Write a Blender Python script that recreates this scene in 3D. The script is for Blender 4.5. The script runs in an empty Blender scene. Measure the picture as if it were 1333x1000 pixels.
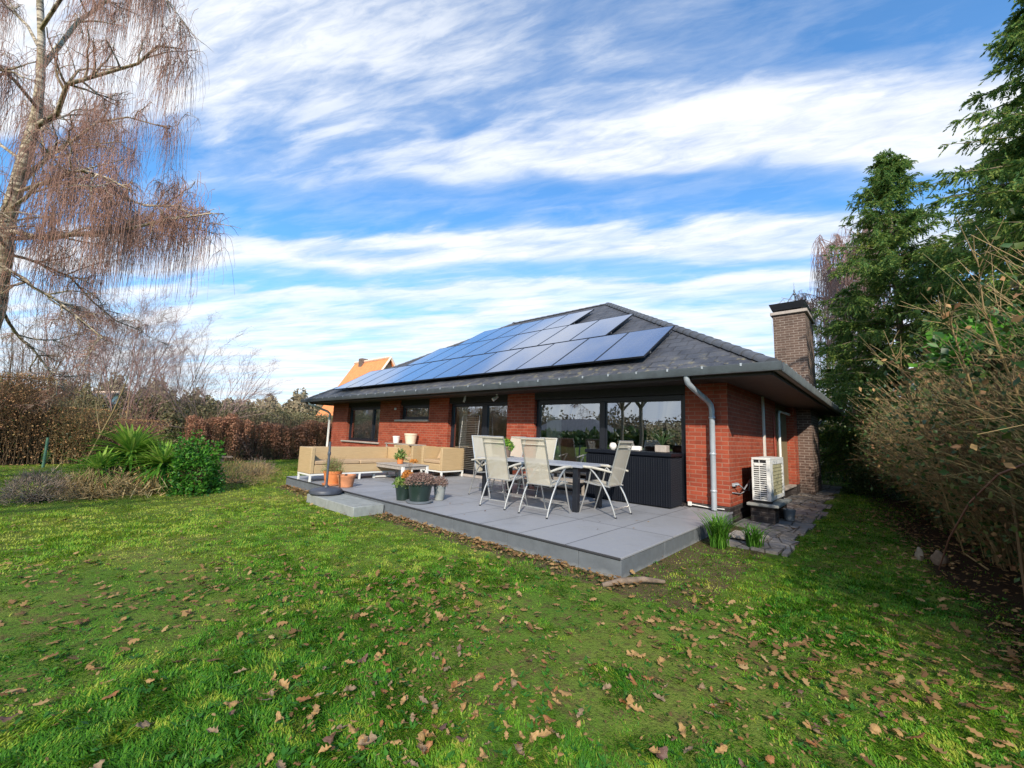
import bpy, math, random
import numpy as np
from mathutils import Vector, Matrix
rnd = random.Random(7); R = np.random.RandomState(11)
sc = bpy.context.scene; COL = sc.collection
PI = math.pi
G0 = -0.23            # lawn level; the terrace top is z = 0
# ------------------------------------------------------------------ camera
F_PX, YAW, PIT, ROL = 537.2, 0.738, 0.1234, 0.0344
CAM = np.array([2.261, -8.703, 1.299])
fwd = np.array([-math.sin(YAW)*math.cos(PIT), math.cos(YAW)*math.cos(PIT), math.sin(PIT)])
rgt = np.array([math.cos(YAW), math.sin(YAW), 0.0]); up = np.cross(rgt, fwd)
rgt, up = math.cos(ROL)*rgt + math.sin(ROL)*up, -math.sin(ROL)*rgt + math.cos(ROL)*up
cd = bpy.data.cameras.new('camera'); cam = bpy.data.objects.new('camera', cd); COL.objects.link(cam)
cd.sensor_width = 36; cd.lens = F_PX/1333*36; cd.clip_start = 0.05; cd.clip_end = 3000
M4 = Matrix.Identity(4)
for i in range(3):
    M4[i][0] = rgt[i]; M4[i][1] = up[i]; M4[i][2] = -fwd[i]; M4[i][3] = CAM[i]
cam.matrix_world = M4; sc.camera = cam
def at(px, py, d):      # survey helper: where a sight line stands at a measured distance
    return CAM + d*(fwd + rgt*(px-666.5)/F_PX + up*(500-py)/F_PX)
# ------------------------------------------------------------------ materials
class NT:
    def __init__(s, name):
        s.m = bpy.data.materials.new(name); s.m.use_nodes = True
        s.t = s.m.node_tree; s.t.nodes.clear()
        s.out = s.n('ShaderNodeOutputMaterial')
    def n(s, typ, **kw):
        nd = s.t.nodes.new(typ)
        for k, v in kw.items():
            if k in nd.inputs: nd.inputs[k].default_value = v
            else: setattr(nd, k, v)
        return nd
    def l(s, a, b): s.t.links.new(a, b)
    def math(s, op, a, b=None, clamp=False):
        nd = s.t.nodes.new('ShaderNodeMath'); nd.operation = op; nd.use_clamp = clamp
        for i, v in enumerate((a, b)):
            if v is None: continue
            if isinstance(v, (int, float)): nd.inputs[i].default_value = v
            else: s.l(v, nd.inputs[i])
        return nd.outputs[0]
    def mix(s, fac, a, b, blend='MIX'):
        nd = s.t.nodes.new('ShaderNodeMix'); nd.data_type = 'RGBA'; nd.blend_type = blend
        for i, v in ((0, fac), (6, a), (7, b)):
            if isinstance(v, (int, float)): nd.inputs[i].default_value = v
            elif isinstance(v, tuple): nd.inputs[i].default_value = (*v, 1) if len(v) == 3 else v
            else: s.l(v, nd.inputs[i])
        return nd.outputs[2]
    def noise(s, vec, scale, detail=4, rough=.55, dist=0.0):
        nd = s.n('ShaderNodeTexNoise'); nd.inputs['Scale'].default_value = scale
        nd.inputs['Detail'].default_value = detail; nd.inputs['Roughness'].default_value = rough
        nd.inputs['Distortion'].default_value = dist
        if vec is not None: s.l(vec, nd.inputs['Vector'])
        return nd.outputs['Fac']
    def ramp(s, fac, pts):
        nd = s.n('ShaderNodeValToRGB'); cr = nd.color_ramp
        while len(cr.elements) > 1: cr.elements.remove(cr.elements[-1])
        cr.elements[0].position = pts[0][0]; c = pts[0][1]; cr.elements[0].color = (*c, 1) if isinstance(c, tuple) else (c, c, c, 1)
        for p, c in pts[1:]:
            e = cr.elements.new(p); e.color = (*c, 1) if isinstance(c, tuple) else (c, c, c, 1)
        s.l(fac, nd.inputs[0]); return nd.outputs[0]
    def pos(s): return s.n('ShaderNodeNewGeometry').outputs['Position']
    def obj(s): return s.n('ShaderNodeTexCoord').outputs['Object']
    def bsdf(s, col, rough=.6, metal=0, bump=None, bstr=.3, bdist=.01, spec=.5):
        b = s.n('ShaderNodeBsdfPrincipled')
        if isinstance(col, tuple): b.inputs['Base Color'].default_value = (*col, 1)
        else: s.l(col, b.inputs['Base Color'])
        if isinstance(rough, (int, float)): b.inputs['Roughness'].default_value = rough
        else: s.l(rough, b.inputs['Roughness'])
        b.inputs['Metallic'].default_value = metal; b.inputs['Specular IOR Level'].default_value = spec
        if bump is not None:
            bn = s.n('ShaderNodeBump'); bn.inputs['Strength'].default_value = bstr; bn.inputs['Distance'].default_value = bdist
            s.l(bump, bn.inputs['Height']); s.l(bn.outputs[0], b.inputs['Normal'])
        return b
    def done(s, sh): s.l(sh.outputs[0], s.out.inputs[0]); return s.m

def simple(name, col, rough=.6, metal=0, var=.25, scale=6, bstr=.15, spec=.5):
    t = NT(name); p = t.obj(); nz = t.noise(p, scale, 5, .6); nf = t.noise(p, scale*9, 3, .6)
    dark = tuple(c*(1-var) for c in col); lite = tuple(min(1, c*(1+var)) for c in col)
    c = t.mix(t.ramp(nz, [(.3, 0.), (.7, 1.)]), dark, lite)
    c = t.mix(.25, c, t.mix(nf, dark, lite))
    return t.done(t.bsdf(c, rough, metal, nf, bstr, .004, spec))

def leafmat(name, cols, rough=.6, trans=.35, scale=1.2, spec=.3):
    # cols: colours spread over the leaves by a per-leaf random value and a slow noise
    t = NT(name); a = t.n('ShaderNodeAttribute', attribute_name='rnd').outputs['Fac']
    nz = t.noise(t.pos(), scale, 3)
    f = t.math('ADD', t.math('MULTIPLY', a, .75), t.math('MULTIPLY', t.math('SUBTRACT', nz, .42), .6), True)
    c = t.ramp(f, [(i/(len(cols)-1), cc) for i, cc in enumerate(cols)])
    b = t.bsdf(c, rough, 0, spec=spec)
    if trans <= 0: return t.done(b)
    tr = t.n('ShaderNodeBsdfTranslucent'); t.l(c, tr.inputs[0])
    mx = t.n('ShaderNodeMixShader'); mx.inputs[0].default_value = trans
    t.l(b.outputs[0], mx.inputs[1]); t.l(tr.outputs[0], mx.inputs[2]); return t.done(mx)

def brickmat(name, cols, mortar, bw, bh, ms=.010, bump=.5, soot=0.0, rough=.7):
    t = NT(name); g = t.n('ShaderNodeNewGeometry'); p = g.outputs['Position']
    sx = t.n('ShaderNodeSeparateXYZ'); t.l(p, sx.inputs[0])
    cb = t.n('ShaderNodeCombineXYZ'); t.l(t.math('ADD', sx.outputs[0], sx.outputs[1]), cb.inputs[0]); t.l(sx.outputs[2], cb.inputs[1])
    wob = t.n('ShaderNodeTexNoise'); wob.inputs['Scale'].default_value = 14; t.l(p, wob.inputs['Vector'])
    vm = t.n('ShaderNodeVectorMath', operation='SCALE'); t.l(wob.outputs['Color'], vm.inputs[0]); vm.inputs['Scale'].default_value = .006
    va = t.n('ShaderNodeVectorMath', operation='ADD'); t.l(cb.outputs[0], va.inputs[0]); t.l(vm.outputs[0], va.inputs[1])
    bt = t.n('ShaderNodeTexBrick'); t.l(va.outputs[0], bt.inputs['Vector'])
    bt.inputs['Scale'].default_value = 1; bt.inputs['Brick Width'].default_value = bw; bt.inputs['Row Height'].default_value = bh
    bt.inputs['Mortar Size'].default_value = ms; bt.inputs['Mortar Smooth'].default_value = .25; bt.inputs['Bias'].default_value = 0
    bt.inputs['Color1'].default_value = (*cols[0], 1); bt.inputs['Color2'].default_value = (*cols[1], 1); bt.inputs['Mortar'].default_value = (*mortar, 1)
    n1 = t.noise(p, 3.2, 5, .6); n2 = t.noise(p, 60, 3)
    c = t.mix(t.ramp(n1, [(.35, 0.), (.72, .5)]), bt.outputs['Color'], cols[2])
    c = t.mix(t.math('MULTIPLY', n2, .35), c, tuple(x*.6 for x in cols[0]))
    row = t.math('FLOOR', t.math('DIVIDE', sx.outputs[2], bh)); colx = t.math('FLOOR', t.math('ADD', t.math('DIVIDE', t.math('ADD', sx.outputs[0], sx.outputs[1]), bw), t.math('MULTIPLY', t.math('MODULO', t.math('ABSOLUTE', row), 2.), .5)))
    wq = t.n('ShaderNodeTexWhiteNoise'); cq = t.n('ShaderNodeCombineXYZ'); t.l(row, cq.inputs[0]); t.l(colx, cq.inputs[1]); t.l(cq.outputs[0], wq.inputs['Vector'])
    c = t.mix(t.ramp(wq.outputs['Value'], [(.55, 0.), (1., .5)]), c, tuple(x*.55 for x in cols[1]))
    mpv = t.n('ShaderNodeMapping'); mpv.inputs['Scale'].default_value = (2.2, 2.2, .5); t.l(p, mpv.inputs[0])
    c = t.mix(t.ramp(t.noise(mpv.outputs[0], 1.6, 5, .6), [(.52, 0.), (.72, .35)]), c, tuple(x*.5 for x in cols[0]))
    spl = t.math('MULTIPLY', t.math('SUBTRACT', .42, t.math('ADD', sx.outputs[2], t.math('MULTIPLY', n1, .4))), 2.2, True); c = t.mix(t.math('MULTIPLY', spl, .6), c, tuple(x*.4+.02 for x in cols[1]))
    h = t.math('ADD', t.math('MULTIPLY', bt.outputs['Fac'], -1), t.math('MULTIPLY', n2, .35))
    return t.done(t.bsdf(c, rough, 0, h, bump, .008, .3))

M = {}
M['brick'] = brickmat('red_brick', ((.37, .072, .034), (.28, .049, .025), (.42, .09, .043)), (.33, .18, .125), .245, .083, .011)
M['plinth'] = brickmat('dark_plinth_brick', ((.035, .028, .028), (.055, .04, .036), (.03, .026, .026)), (.16, .14, .13), .245, .083, .009)
M['chimney'] = brickmat('brown_chimney_brick', ((.135, .088, .068), (.10, .064, .05), (.17, .11, .085)), (.33, .28, .24), .245, .083, .012)
M['palewall'] = brickmat('buff_brick', ((.55, .36, .22), (.48, .3, .18), (.6, .42, .27)), (.5, .4, .3), .25, .08)
M['black'] = simple('black_frame', (.012, .014, .02), .35, 0, .3, 3)
M['blackwood'] = simple('black_stained_wood', (.018, .016, .018), .55, 0, .4, 8)
M['soffit'] = simple('dark_soffit', (.035, .024, .02), .6, 0, .4, 4)
M['zinc'] = simple('aged_zinc', (.13, .15, .17), .45, .6, .25, 5)
M['darkzinc'] = simple('dark_zinc', (.19, .20, .19), .5, .2, .3, 5)
M['pipe'] = simple('pale_downpipe', (.42, .46, .50), .4, .3, .2, 3)
M['trunking'] = simple('white_trunking', (.62, .60, .55), .5, 0, .12, 3)
M['alu'] = simple('aluminium', (.56, .55, .52), .32, .75, .12, 9)
M['aludark'] = simple('dark_alu_grey', (.30, .29, .28), .4, .6, .12, 9)  # darker grey metal for the rails under the solar panels
M['white'] = simple('white_painted_metal', (.72, .71, .67), .45, 0, .08, 5)
M['acwhite'] = simple('off_white_casing', (.66, .67, .65), .45, 0, .1, 4)
M['dark'] = simple('dark_recess', (.012, .012, .014), .7)
M['stone_sill'] = simple('blue_stone_sill', (.38, .33, .29), .6, 0, .2, 9)
M['terracotta'] = simple('terracotta', (.62, .20, .06), .75, 0, .22, 9)
M['terracotta2'] = simple('weathered_terracotta', (.50, .20, .09), .8, 0, .35, 8)
M['potdark'] = simple('dark_green_pot', (.016, .03, .026), .3, 0, .2, 7)
M['potgrey'] = simple('grey_plastic', (.16, .18, .2), .5, 0, .2, 7)
M['potbrown'] = simple('brown_pot', (.16, .11, .08), .7, 0, .25, 7)
M['potcream'] = simple('cream_pot', (.74, .62, .46), .6, 0, .08, 7)
M['potwhite'] = simple('white_pot', (.78, .74, .70), .5, 0, .06, 7)
M['soil'] = simple('potting_soil', (.04, .026, .018), .95, 0, .4, 40, .6)
M['bark'] = simple('grey_brown_bark', (.22, .17, .12), .85, 0, .45, 14, .8)
M['twig'] = simple('grey_twig', (.20, .15, .11), .8, 0, .3, 3)
M['redtwig'] = simple('red_brown_twig', (.31, .165, .12), .8, 0, .3, 1.5)
M['mauvetwig'] = simple('mauve_twig', (.30, .19, .17), .8, 0, .3, 1.5)
M['tanstem'] = simple('tan_stem', (.30, .21, .095), .75, 0, .35, 2.5)
M['brownstem'] = simple('brown_stem', (.14, .085, .04), .8, 0, .35, 2.5)
M['lichstem'] = simple('lichen_stem', (.17, .15, .065), .8, 0, .35, 2.5)
M['bramble'] = simple('red_bramble_cane', (.16, .07, .05), .6, 0, .3, 4)
M['dryflower'] = simple('dry_heather', (.20, .10, .10), .9, 0, .4, 12)
M['log'] = simple('weathered_log', (.17, .125, .09), .9, 0, .5, 14, .9)
M['palestone'] = simple('pale_rock', (.24, .21, .16), .85, 0, .35, 6, .7)
M['concrete'] = simple('concrete', (.25, .26, .245), .85, 0, .25, 7, .4)
M['post'] = simple('green_post', (.05, .13, .08), .6, 0, .2, 9)
M['umbbase'] = simple('umbrella_base_plastic', (.045, .05, .065), .5, 0, .25, 8)
M['umbpole'] = simple('umbrella_pole_paint', (.09, .10, .12), .4, .3, .25, 5)
M['tabletop'] = simple('grey_table_top', (.30, .32, .37), .42, 0, .15, 12)
M['bluestone'] = simple('weathered_teak', (.33, .29, .25), .8, 0, .25, 14, .5)

def birchbark():
    t = NT('birch_bark'); p = t.pos()
    mp = t.n('ShaderNodeMapping'); mp.inputs['Scale'].default_value = (3, 3, 14); t.l(p, mp.inputs[0])
    a = t.noise(mp.outputs[0], 1.2, 6, .65); b = t.noise(p, 2.2, 5, .6)
    c = t.mix(t.ramp(a, [(.44, 0.), (.56, 1.)]), (.09, .065, .045), (.52, .43, .32))
    c = t.mix(t.ramp(b, [(.45, 0.), (.65, .8)]), c, (.28, .22, .11))
    return t.done(t.bsdf(c, .8, 0, a, .7, .03))
M['birch'] = birchbark()

def wicker(name, c1, c2, sc_=60., rough=.6, axis=0):
    t = NT(name); p = t.pos(); s = t.n('ShaderNodeSeparateXYZ'); t.l(p, s.inputs[0])
    h = t.math('ADD', s.outputs[0], s.outputs[1])
    a = t.math('SINE', t.math('MULTIPLY', h, 150.)); b = t.math('SINE', t.math('MULTIPLY', s.outputs[2], 190.))
    w = t.math('ADD', t.math('MULTIPLY', t.math('MULTIPLY', a, b), .5), .5)
    nz = t.noise(p, 5, 4)
    mp = t.n('ShaderNodeMapping'); mp.inputs['Scale'].default_value = (1.2, 1.2, 26); t.l(p, mp.inputs[0])
    bands = t.noise(mp.outputs[0], 3, 2)
    c = t.mix(w, c1, c2); c = t.mix(t.math('MULTIPLY', nz, .35), c, c1); c = t.mix(t.ramp(bands, [(.4, 0.), (.7, .3)]), c, tuple(x*.7 for x in c1))
    return t.done(t.bsdf(c, rough, 0, w, .6, .004, .5 if rough > .5 else .15))
M['wicker'] = wicker('honey_wicker', (.40, .27, .13), (.60, .44, .25))
M['wickerblack'] = wicker('black_wicker', (.004, .005, .008), (.014, .018, .028), rough=.42)
M['cushion'] = simple('tan_cushion_fabric', (.42, .29, .17), .9, 0, .1, 8)
def mesh_fabric():
    t = NT('sling_fabric'); p = t.obj(); s = t.n('ShaderNodeSeparateXYZ'); t.l(p, s.inputs[0])
    w = t.math('SINE', t.math('MULTIPLY', s.outputs[0], 260.)); nz = t.noise(p, 7, 3)
    c = t.mix(t.math('ADD', t.math('MULTIPLY', w, .5), .5), (.52, .47, .37), (.66, .61, .50)); c = t.mix(t.math('MULTIPLY', nz, .4), c, (.45, .42, .36))
    b = t.bsdf(c, .6, 0, w, .2, .002); tr = t.n('ShaderNodeBsdfTransparent')
    mx = t.n('ShaderNodeMixShader'); mx.inputs[0].default_value = .26
    t.l(b.outputs[0], mx.inputs[1]); t.l(tr.outputs[0], mx.inputs[2]); return t.done(mx)
M['sling'] = mesh_fabric()

def glass(name, refl=.16, tint=(.75, .8, .82)):
    t = NT(name); fr = t.n('ShaderNodeFresnel', IOR=1.55)
    f = t.math('ADD', t.math('MULTIPLY', fr.outputs[0], 1.35), refl, True)
    nz = t.noise(t.pos(), .55, 2); bn = t.n('ShaderNodeBump'); bn.inputs['Strength'].default_value = .035; bn.inputs['Distance'].default_value = .2; t.l(nz, bn.inputs['Height'])
    g = t.n('ShaderNodeBsdfGlossy', Roughness=0.0); g.inputs[0].default_value = (.9, .95, 1, 1); t.l(bn.outputs[0], g.inputs['Normal'])
    tr = t.n('ShaderNodeBsdfTransparent'); tr.inputs[0].default_value = (*tint, 1)
    mx = t.n('ShaderNodeMixShader'); t.l(f, mx.inputs[0]); t.l(tr.outputs[0], mx.inputs[1]); t.l(g.outputs[0], mx.inputs[2]); return t.done(mx)
M['glass'] = glass('window_glass', .34, (.86, .9, .9))

def slate():
    t = NT('slate_roof'); p = t.obj()
    bt = t.n('ShaderNodeTexBrick'); bt.inputs['Scale'].default_value = 1
    at_ = t.n('ShaderNodeAttribute', attribute_name='UVMap'); uv = t.n('ShaderNodeUVMap'); uv.uv_map = 'UVMap'
    wn = t.n('ShaderNodeTexNoise'); wn.inputs['Scale'].default_value = 5; t.l(uv.outputs[0], wn.inputs['Vector'])
    vm = t.n('ShaderNodeVectorMath', operation='SCALE'); t.l(wn.outputs['Color'], vm.inputs[0]); vm.inputs['Scale'].default_value = .05
    va = t.n('ShaderNodeVectorMath', operation='ADD'); t.l(uv.outputs[0], va.inputs[0]); t.l(vm.outputs[0], va.inputs[1])
    t.l(va.outputs[0], bt.inputs['Vector'])
    for k, v in (('Brick Width', .42), ('Row Height', .29), ('Mortar Size', .018), ('Mortar Smooth', .1), ('Bias', 0)): bt.inputs[k].default_value = v
    bt.inputs['Color1'].default_value = (.032, .035, .046, 1); bt.inputs['Color2'].default_value = (.06, .064, .077, 1); bt.inputs['Mortar'].default_value = (.02, .02, .022, 1)
    n1 = t.noise(uv.outputs[0], 2.2, 6, .65); n2 = t.noise(uv.outputs[0], 22, 4)
    c = t.mix(t.ramp(n1, [(.4, 0.), (.7, .7)]), bt.outputs['Color'], (.105, .105, .115))
    sep = t.n('ShaderNodeSeparateXYZ'); t.l(uv.outputs[0], sep.inputs[0])
    low = t.math('SUBTRACT', 1.0, t.math('MULTIPLY', sep.outputs[1], .9), True)
    moss = t.math('MULTIPLY', t.math('MULTIPLY', low, 1.5), t.ramp(t.noise(uv.outputs[0], 5, 6, .7), [(.53, 0.), (.68, .8)]), True)
    c = t.mix(moss, c, (.24, .21, .12))
    # each course is a shallow wedge: rises towards its lower edge
    fr = t.math('FRACT', t.math('DIVIDE', sep.outputs[1], .29))
    h = t.math('ADD', t.math('MULTIPLY', fr, -1.), t.math('ADD', t.math('MULTIPLY', bt.outputs['Fac'], -.6), t.math('MULTIPLY', n2, .5)))
    return t.done(t.bsdf(c, .62, 0, h, .55, .03, .45))
M['slate'] = slate()
M['ridge'] = simple('ridge_tile', (.075, .08, .092), .55, 0, .35, 4, .5)
M['orange_tile'] = simple('orange_clay_tile', (.72, .24, .08), .7, 0, .25, 3, .3)

def panelmat():
    t = NT('solar_cells'); uv = t.n('ShaderNodeUVMap'); uv.uv_map = 'UVMap'
    sep = t.n('ShaderNodeSeparateXYZ'); t.l(uv.outputs[0], sep.inputs[0])
    def grid(o, n, w):
        fr = t.math('FRACT', t.math('MULTIPLY', o, n)); d = t.math('ABSOLUTE', t.math('SUBTRACT', fr, .5)); return t.math('GREATER_THAN', d, .5-w)
    g = t.math('MAXIMUM', grid(sep.outputs[0], 6, .012), grid(sep.outputs[1], 10, .012))
    bus = grid(sep.outputs[0], 24, .02)
    c = t.mix(g, (.018, .045, .14), (.12, .15, .22)); c = t.mix(t.math('MULTIPLY', bus, .35), c, (.2, .22, .28))
    dirt = t.noise(t.pos(), 2.5, 5); c = t.mix(t.math('MULTIPLY', dirt, .22), c, (.2, .2, .2))
    b = t.bsdf(c, t.math('ADD', .06, t.math('MULTIPLY', dirt, .12)), 0, spec=1.0); b.inputs['Coat Weight'].default_value = 1; b.inputs['Coat Roughness'].default_value = .05; b.inputs['Coat IOR'].default_value = 1.55
    b.inputs['IOR'].default_value = 1.45
    return t.done(b)
M['panel'] = panelmat()

TY0_ = -4.36
def terrace_mat(edge=False):
    t = NT('terrace_edge' if edge else 'terrace_tiles'); p = t.pos(); sp = t.n('ShaderNodeSeparateXYZ'); t.l(p, sp.inputs[0])
    n1 = t.noise(p, 1.3, 6, .6); n2 = t.noise(p, 90, 3); n3 = t.noise(p, 7, 5)
    if edge:
        c = t.mix(n3, (.075, .085, .095), (.15, .165, .18))
        lowz = t.math('MULTIPLY', t.math('SUBTRACT', -.10, t.math('ADD', sp.outputs[2], t.math('MULTIPLY', n3, .16))), 9., True)
        c = t.mix(lowz, c, (.30, .31, .31))
        return t.done(t.bsdf(c, .8, 0, n2, .3, .004))
    def line(o, pitch, off, w):
        fr = t.math('FRACT', t.math('DIVIDE', t.math('ADD', o, off), pitch)); return t.math('LESS_THAN', t.math('ABSOLUTE', t.math('SUBTRACT', fr, .5)), w/pitch)
    g = t.math('MAXIMUM', line(sp.outputs[0], .75, .375-.02, .0065), line(sp.outputs[1], 1.5, .75+2.86, .0065))
    def cell(o, pitch, off): return t.math('FLOOR', t.math('ADD', t.math('DIVIDE', t.math('ADD', o, off), pitch), .5))
    wn = t.n('ShaderNodeTexWhiteNoise'); cb = t.n('ShaderNodeCombineXYZ'); t.l(cell(sp.outputs[0], .75, .375-.02), cb.inputs[0]); t.l(cell(sp.outputs[1], 1.5, .75+2.86), cb.inputs[1]); t.l(cb.outputs[0], wn.inputs['Vector'])
    c = t.mix(n2, (.215, .22, .235), (.36, .365, .385)); c = t.mix(t.math('MULTIPLY', wn.outputs['Value'], .45), c, (.20, .205, .215)); c = t.mix(t.ramp(n1, [(.35, 0.), (.7, .4)]), c, (.22, .23, .265))
    n4 = t.noise(p, .55, 7, .7); c = t.mix(t.ramp(n4, [(.5, 0.), (.62, .45)]), c, (.15, .155, .16)); c = t.mix(t.ramp(n3, [(.58, 0.), (.75, .3)]), c, (.33, .32, .29))
    ed = t.math('MULTIPLY', t.math('SUBTRACT', TY0_+.30, t.math('ADD', sp.outputs[1], t.math('MULTIPLY', n3, .5))), 3., True); c = t.mix(t.math('MULTIPLY', ed, .6), c, (.14, .15, .11)); c = t.mix(g, c, (.035, .035, .04))
    h = t.math('SUBTRACT', t.math('MULTIPLY', n2, .3), g)
    r = t.ramp(n1, [(.35, .42), (.65, .7)])
    return t.done(t.bsdf(c, r, 0, h, .35, .006, .5))
M['terrace'] = terrace_mat(); M['terrace_edge'] = terrace_mat(True)

def lawnmat():
    t = NT('lawn_soil'); p = t.pos(); n1 = t.noise(p, .7, 6, .65); n2 = t.noise(p, 6, 6, .7); n3 = t.noise(p, 45, 4, .7)
    c = t.mix(n3, (.045, .10, .012), (.13, .23, .028))
    c = t.mix(t.ramp(n1, [(.46, 0.), (.60, .45)]), c, (.22, .22, .05))
    c = t.mix(t.ramp(n2, [(.53, 0.), (.63, .75)]), c, (.13, .085, .042)); c = t.mix(t.ramp(t.noise(p, 16, 5, .7), [(.52, 0.), (.62, .6)]), c, (.06, .038, .02))
    # bare earth under the hedge on the right and round the terrace corner
    s = t.n('ShaderNodeSeparateXYZ'); t.l(p, s.inputs[0])
    edge = t.math('ADD', t.math('SUBTRACT', s.outputs[0], t.math('ADD', 2.35, t.math('MULTIPLY', s.outputs[1], -.10))), t.math('MULTIPLY', t.math('SUBTRACT', n2, .5), 1.1))
    front = t.math('MULTIPLY', t.math('LESS_THAN', s.outputs[0], 12.), t.math('MULTIPLY', edge, 5., True))
    c = t.mix(front, c, (.035, .022, .013))
    # thin soil strip along the terrace front
    sy = t.math('ADD', s.outputs[1], t.math('MULTIPLY', t.math('SUBTRACT', n2, .5), .5))
    strip = t.math('MULTIPLY', t.math('GREATER_THAN', sy, -4.72), t.math('MULTIPLY', t.math('LESS_THAN', s.outputs[0], .9), t.math('GREATER_THAN', s.outputs[0], -9.6)))
    c = t.mix(t.math('MULTIPLY', strip, .85), c, (.11, .075, .045))
    return t.done(t.bsdf(c, .95, 0, n3, .9, .03, .1))
M['lawn'] = lawnmat()
def pathmat():
    t = NT('flagstone'); p = t.pos(); v = t.n('ShaderNodeTexVoronoi', feature='DISTANCE_TO_EDGE'); v.inputs['Scale'].default_value = 2.6; v.inputs['Randomness'].default_value = .8
    mp = t.n('ShaderNodeMapping'); mp.inputs['Scale'].default_value = (1.3, .8, 1); t.l(p, mp.inputs[0]); t.l(mp.outputs[0], v.inputs['Vector'])
    n = t.noise(p, 8, 5); n2 = t.noise(p, 50, 3)
    g = t.ramp(v.outputs['Distance'], [(.0, 0.), (.05, 1.)])
    c = t.mix(n, (.13, .125, .13), (.25, .24, .235)); c = t.mix(t.ramp(t.noise(p, 1.4, 4), [(.45, 0.), (.65, .6)]), c, (.22, .17, .115)); c = t.mix(g, (.03, .03, .02), c)
    return t.done(t.bsdf(c, .75, 0, t.math('ADD', g, t.math('MULTIPLY', n2, .3)), .6, .015))
M['path'] = pathmat()
M['grass'] = leafmat('grass_blades', [(.016, .09, .006), (.055, .20, .010), (.15, .33, .018), (.34, .41, .04), (.54, .43, .14)], .5, .4, .55)
M['litter'] = leafmat('oak_leaf_litter', [(.09, .045, .02), (.22, .12, .045), (.32, .19, .075), (.42, .31, .16)], .75, .15, 2)
M['cypress'] = leafmat('cypress_foliage', [(.04, .12, .035), (.10, .21, .05), (.24, .32, .07), (.48, .45, .11)], .6, .45, .55)
M['laurel'] = leafmat('laurel_leaf', [(.02, .08, .010), (.045, .17, .016), (.10, .27, .025), (.18, .35, .045)], .45, .3, 3, .3)
M['olive'] = leafmat('olive_brush', [(.10, .09, .045), (.16, .15, .07), (.22, .19, .10), (.28, .21, .13)], .8, .2, .1)
M['farwood'] = leafmat('far_winter_wood', [(.16, .12, .08), (.25, .20, .12), (.33, .28, .17)], .9, .1, .05)
M['beech'] = leafmat('beech_hedge_leaf', [(.16, .07, .045), (.30, .14, .08), (.42, .21, .125), (.50, .30, .19)], .75, .25, .5)
M['brushleaf'] = leafmat('dead_brush_leaf', [(.20, .10, .05), (.36, .19, .09), (.48, .29, .13), (.28, .23, .08)], .8, .25, .7)
M['ivy'] = leafmat('ivy_leaf', [(.016, .045, .014), (.04, .09, .022), (.09, .13, .03), (.24, .17, .04)], .45, .25, .9)
M['yucca'] = leafmat('yucca_leaf', [(.03, .11, .012), (.09, .24, .025), (.24, .40, .05), (.50, .55, .13)], .6, .35, 2, .2)
M['straw'] = leafmat('dead_yucca_straw', [(.42, .27, .10), (.55, .40, .18), (.62, .5, .27)], .8, .2, 2)
M['lavender'] = leafmat('lavender_twigs', [(.16, .11, .075), (.27, .20, .15), (.36, .28, .20)], .9, .2, 3)
M['drygrass'] = leafmat('dry_weeds', [(.26, .17, .08), (.38, .26, .13), (.30, .28, .10)], .9, .3, 2)
M['potgreen'] = leafmat('potted_herb', [(.06, .13, .03), (.14, .24, .05), (.28, .34, .10), (.30, .2, .1)], .6, .3, 8)
M['mum'] = leafmat('orange_petal', [(.45, .16, .03), (.65, .28, .06), (.5, .2, .06)], .7, .3, 8)
M['heather'] = leafmat('heather_bloom', [(.15, .09, .07), (.25, .15, .12), (.34, .23, .19), (.12, .13, .06)], .8, .2, 8)
M['fern'] = leafmat('cycad_frond', [(.03, .06, .02), (.06, .1, .03)], .5, .2, 8)
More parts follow.
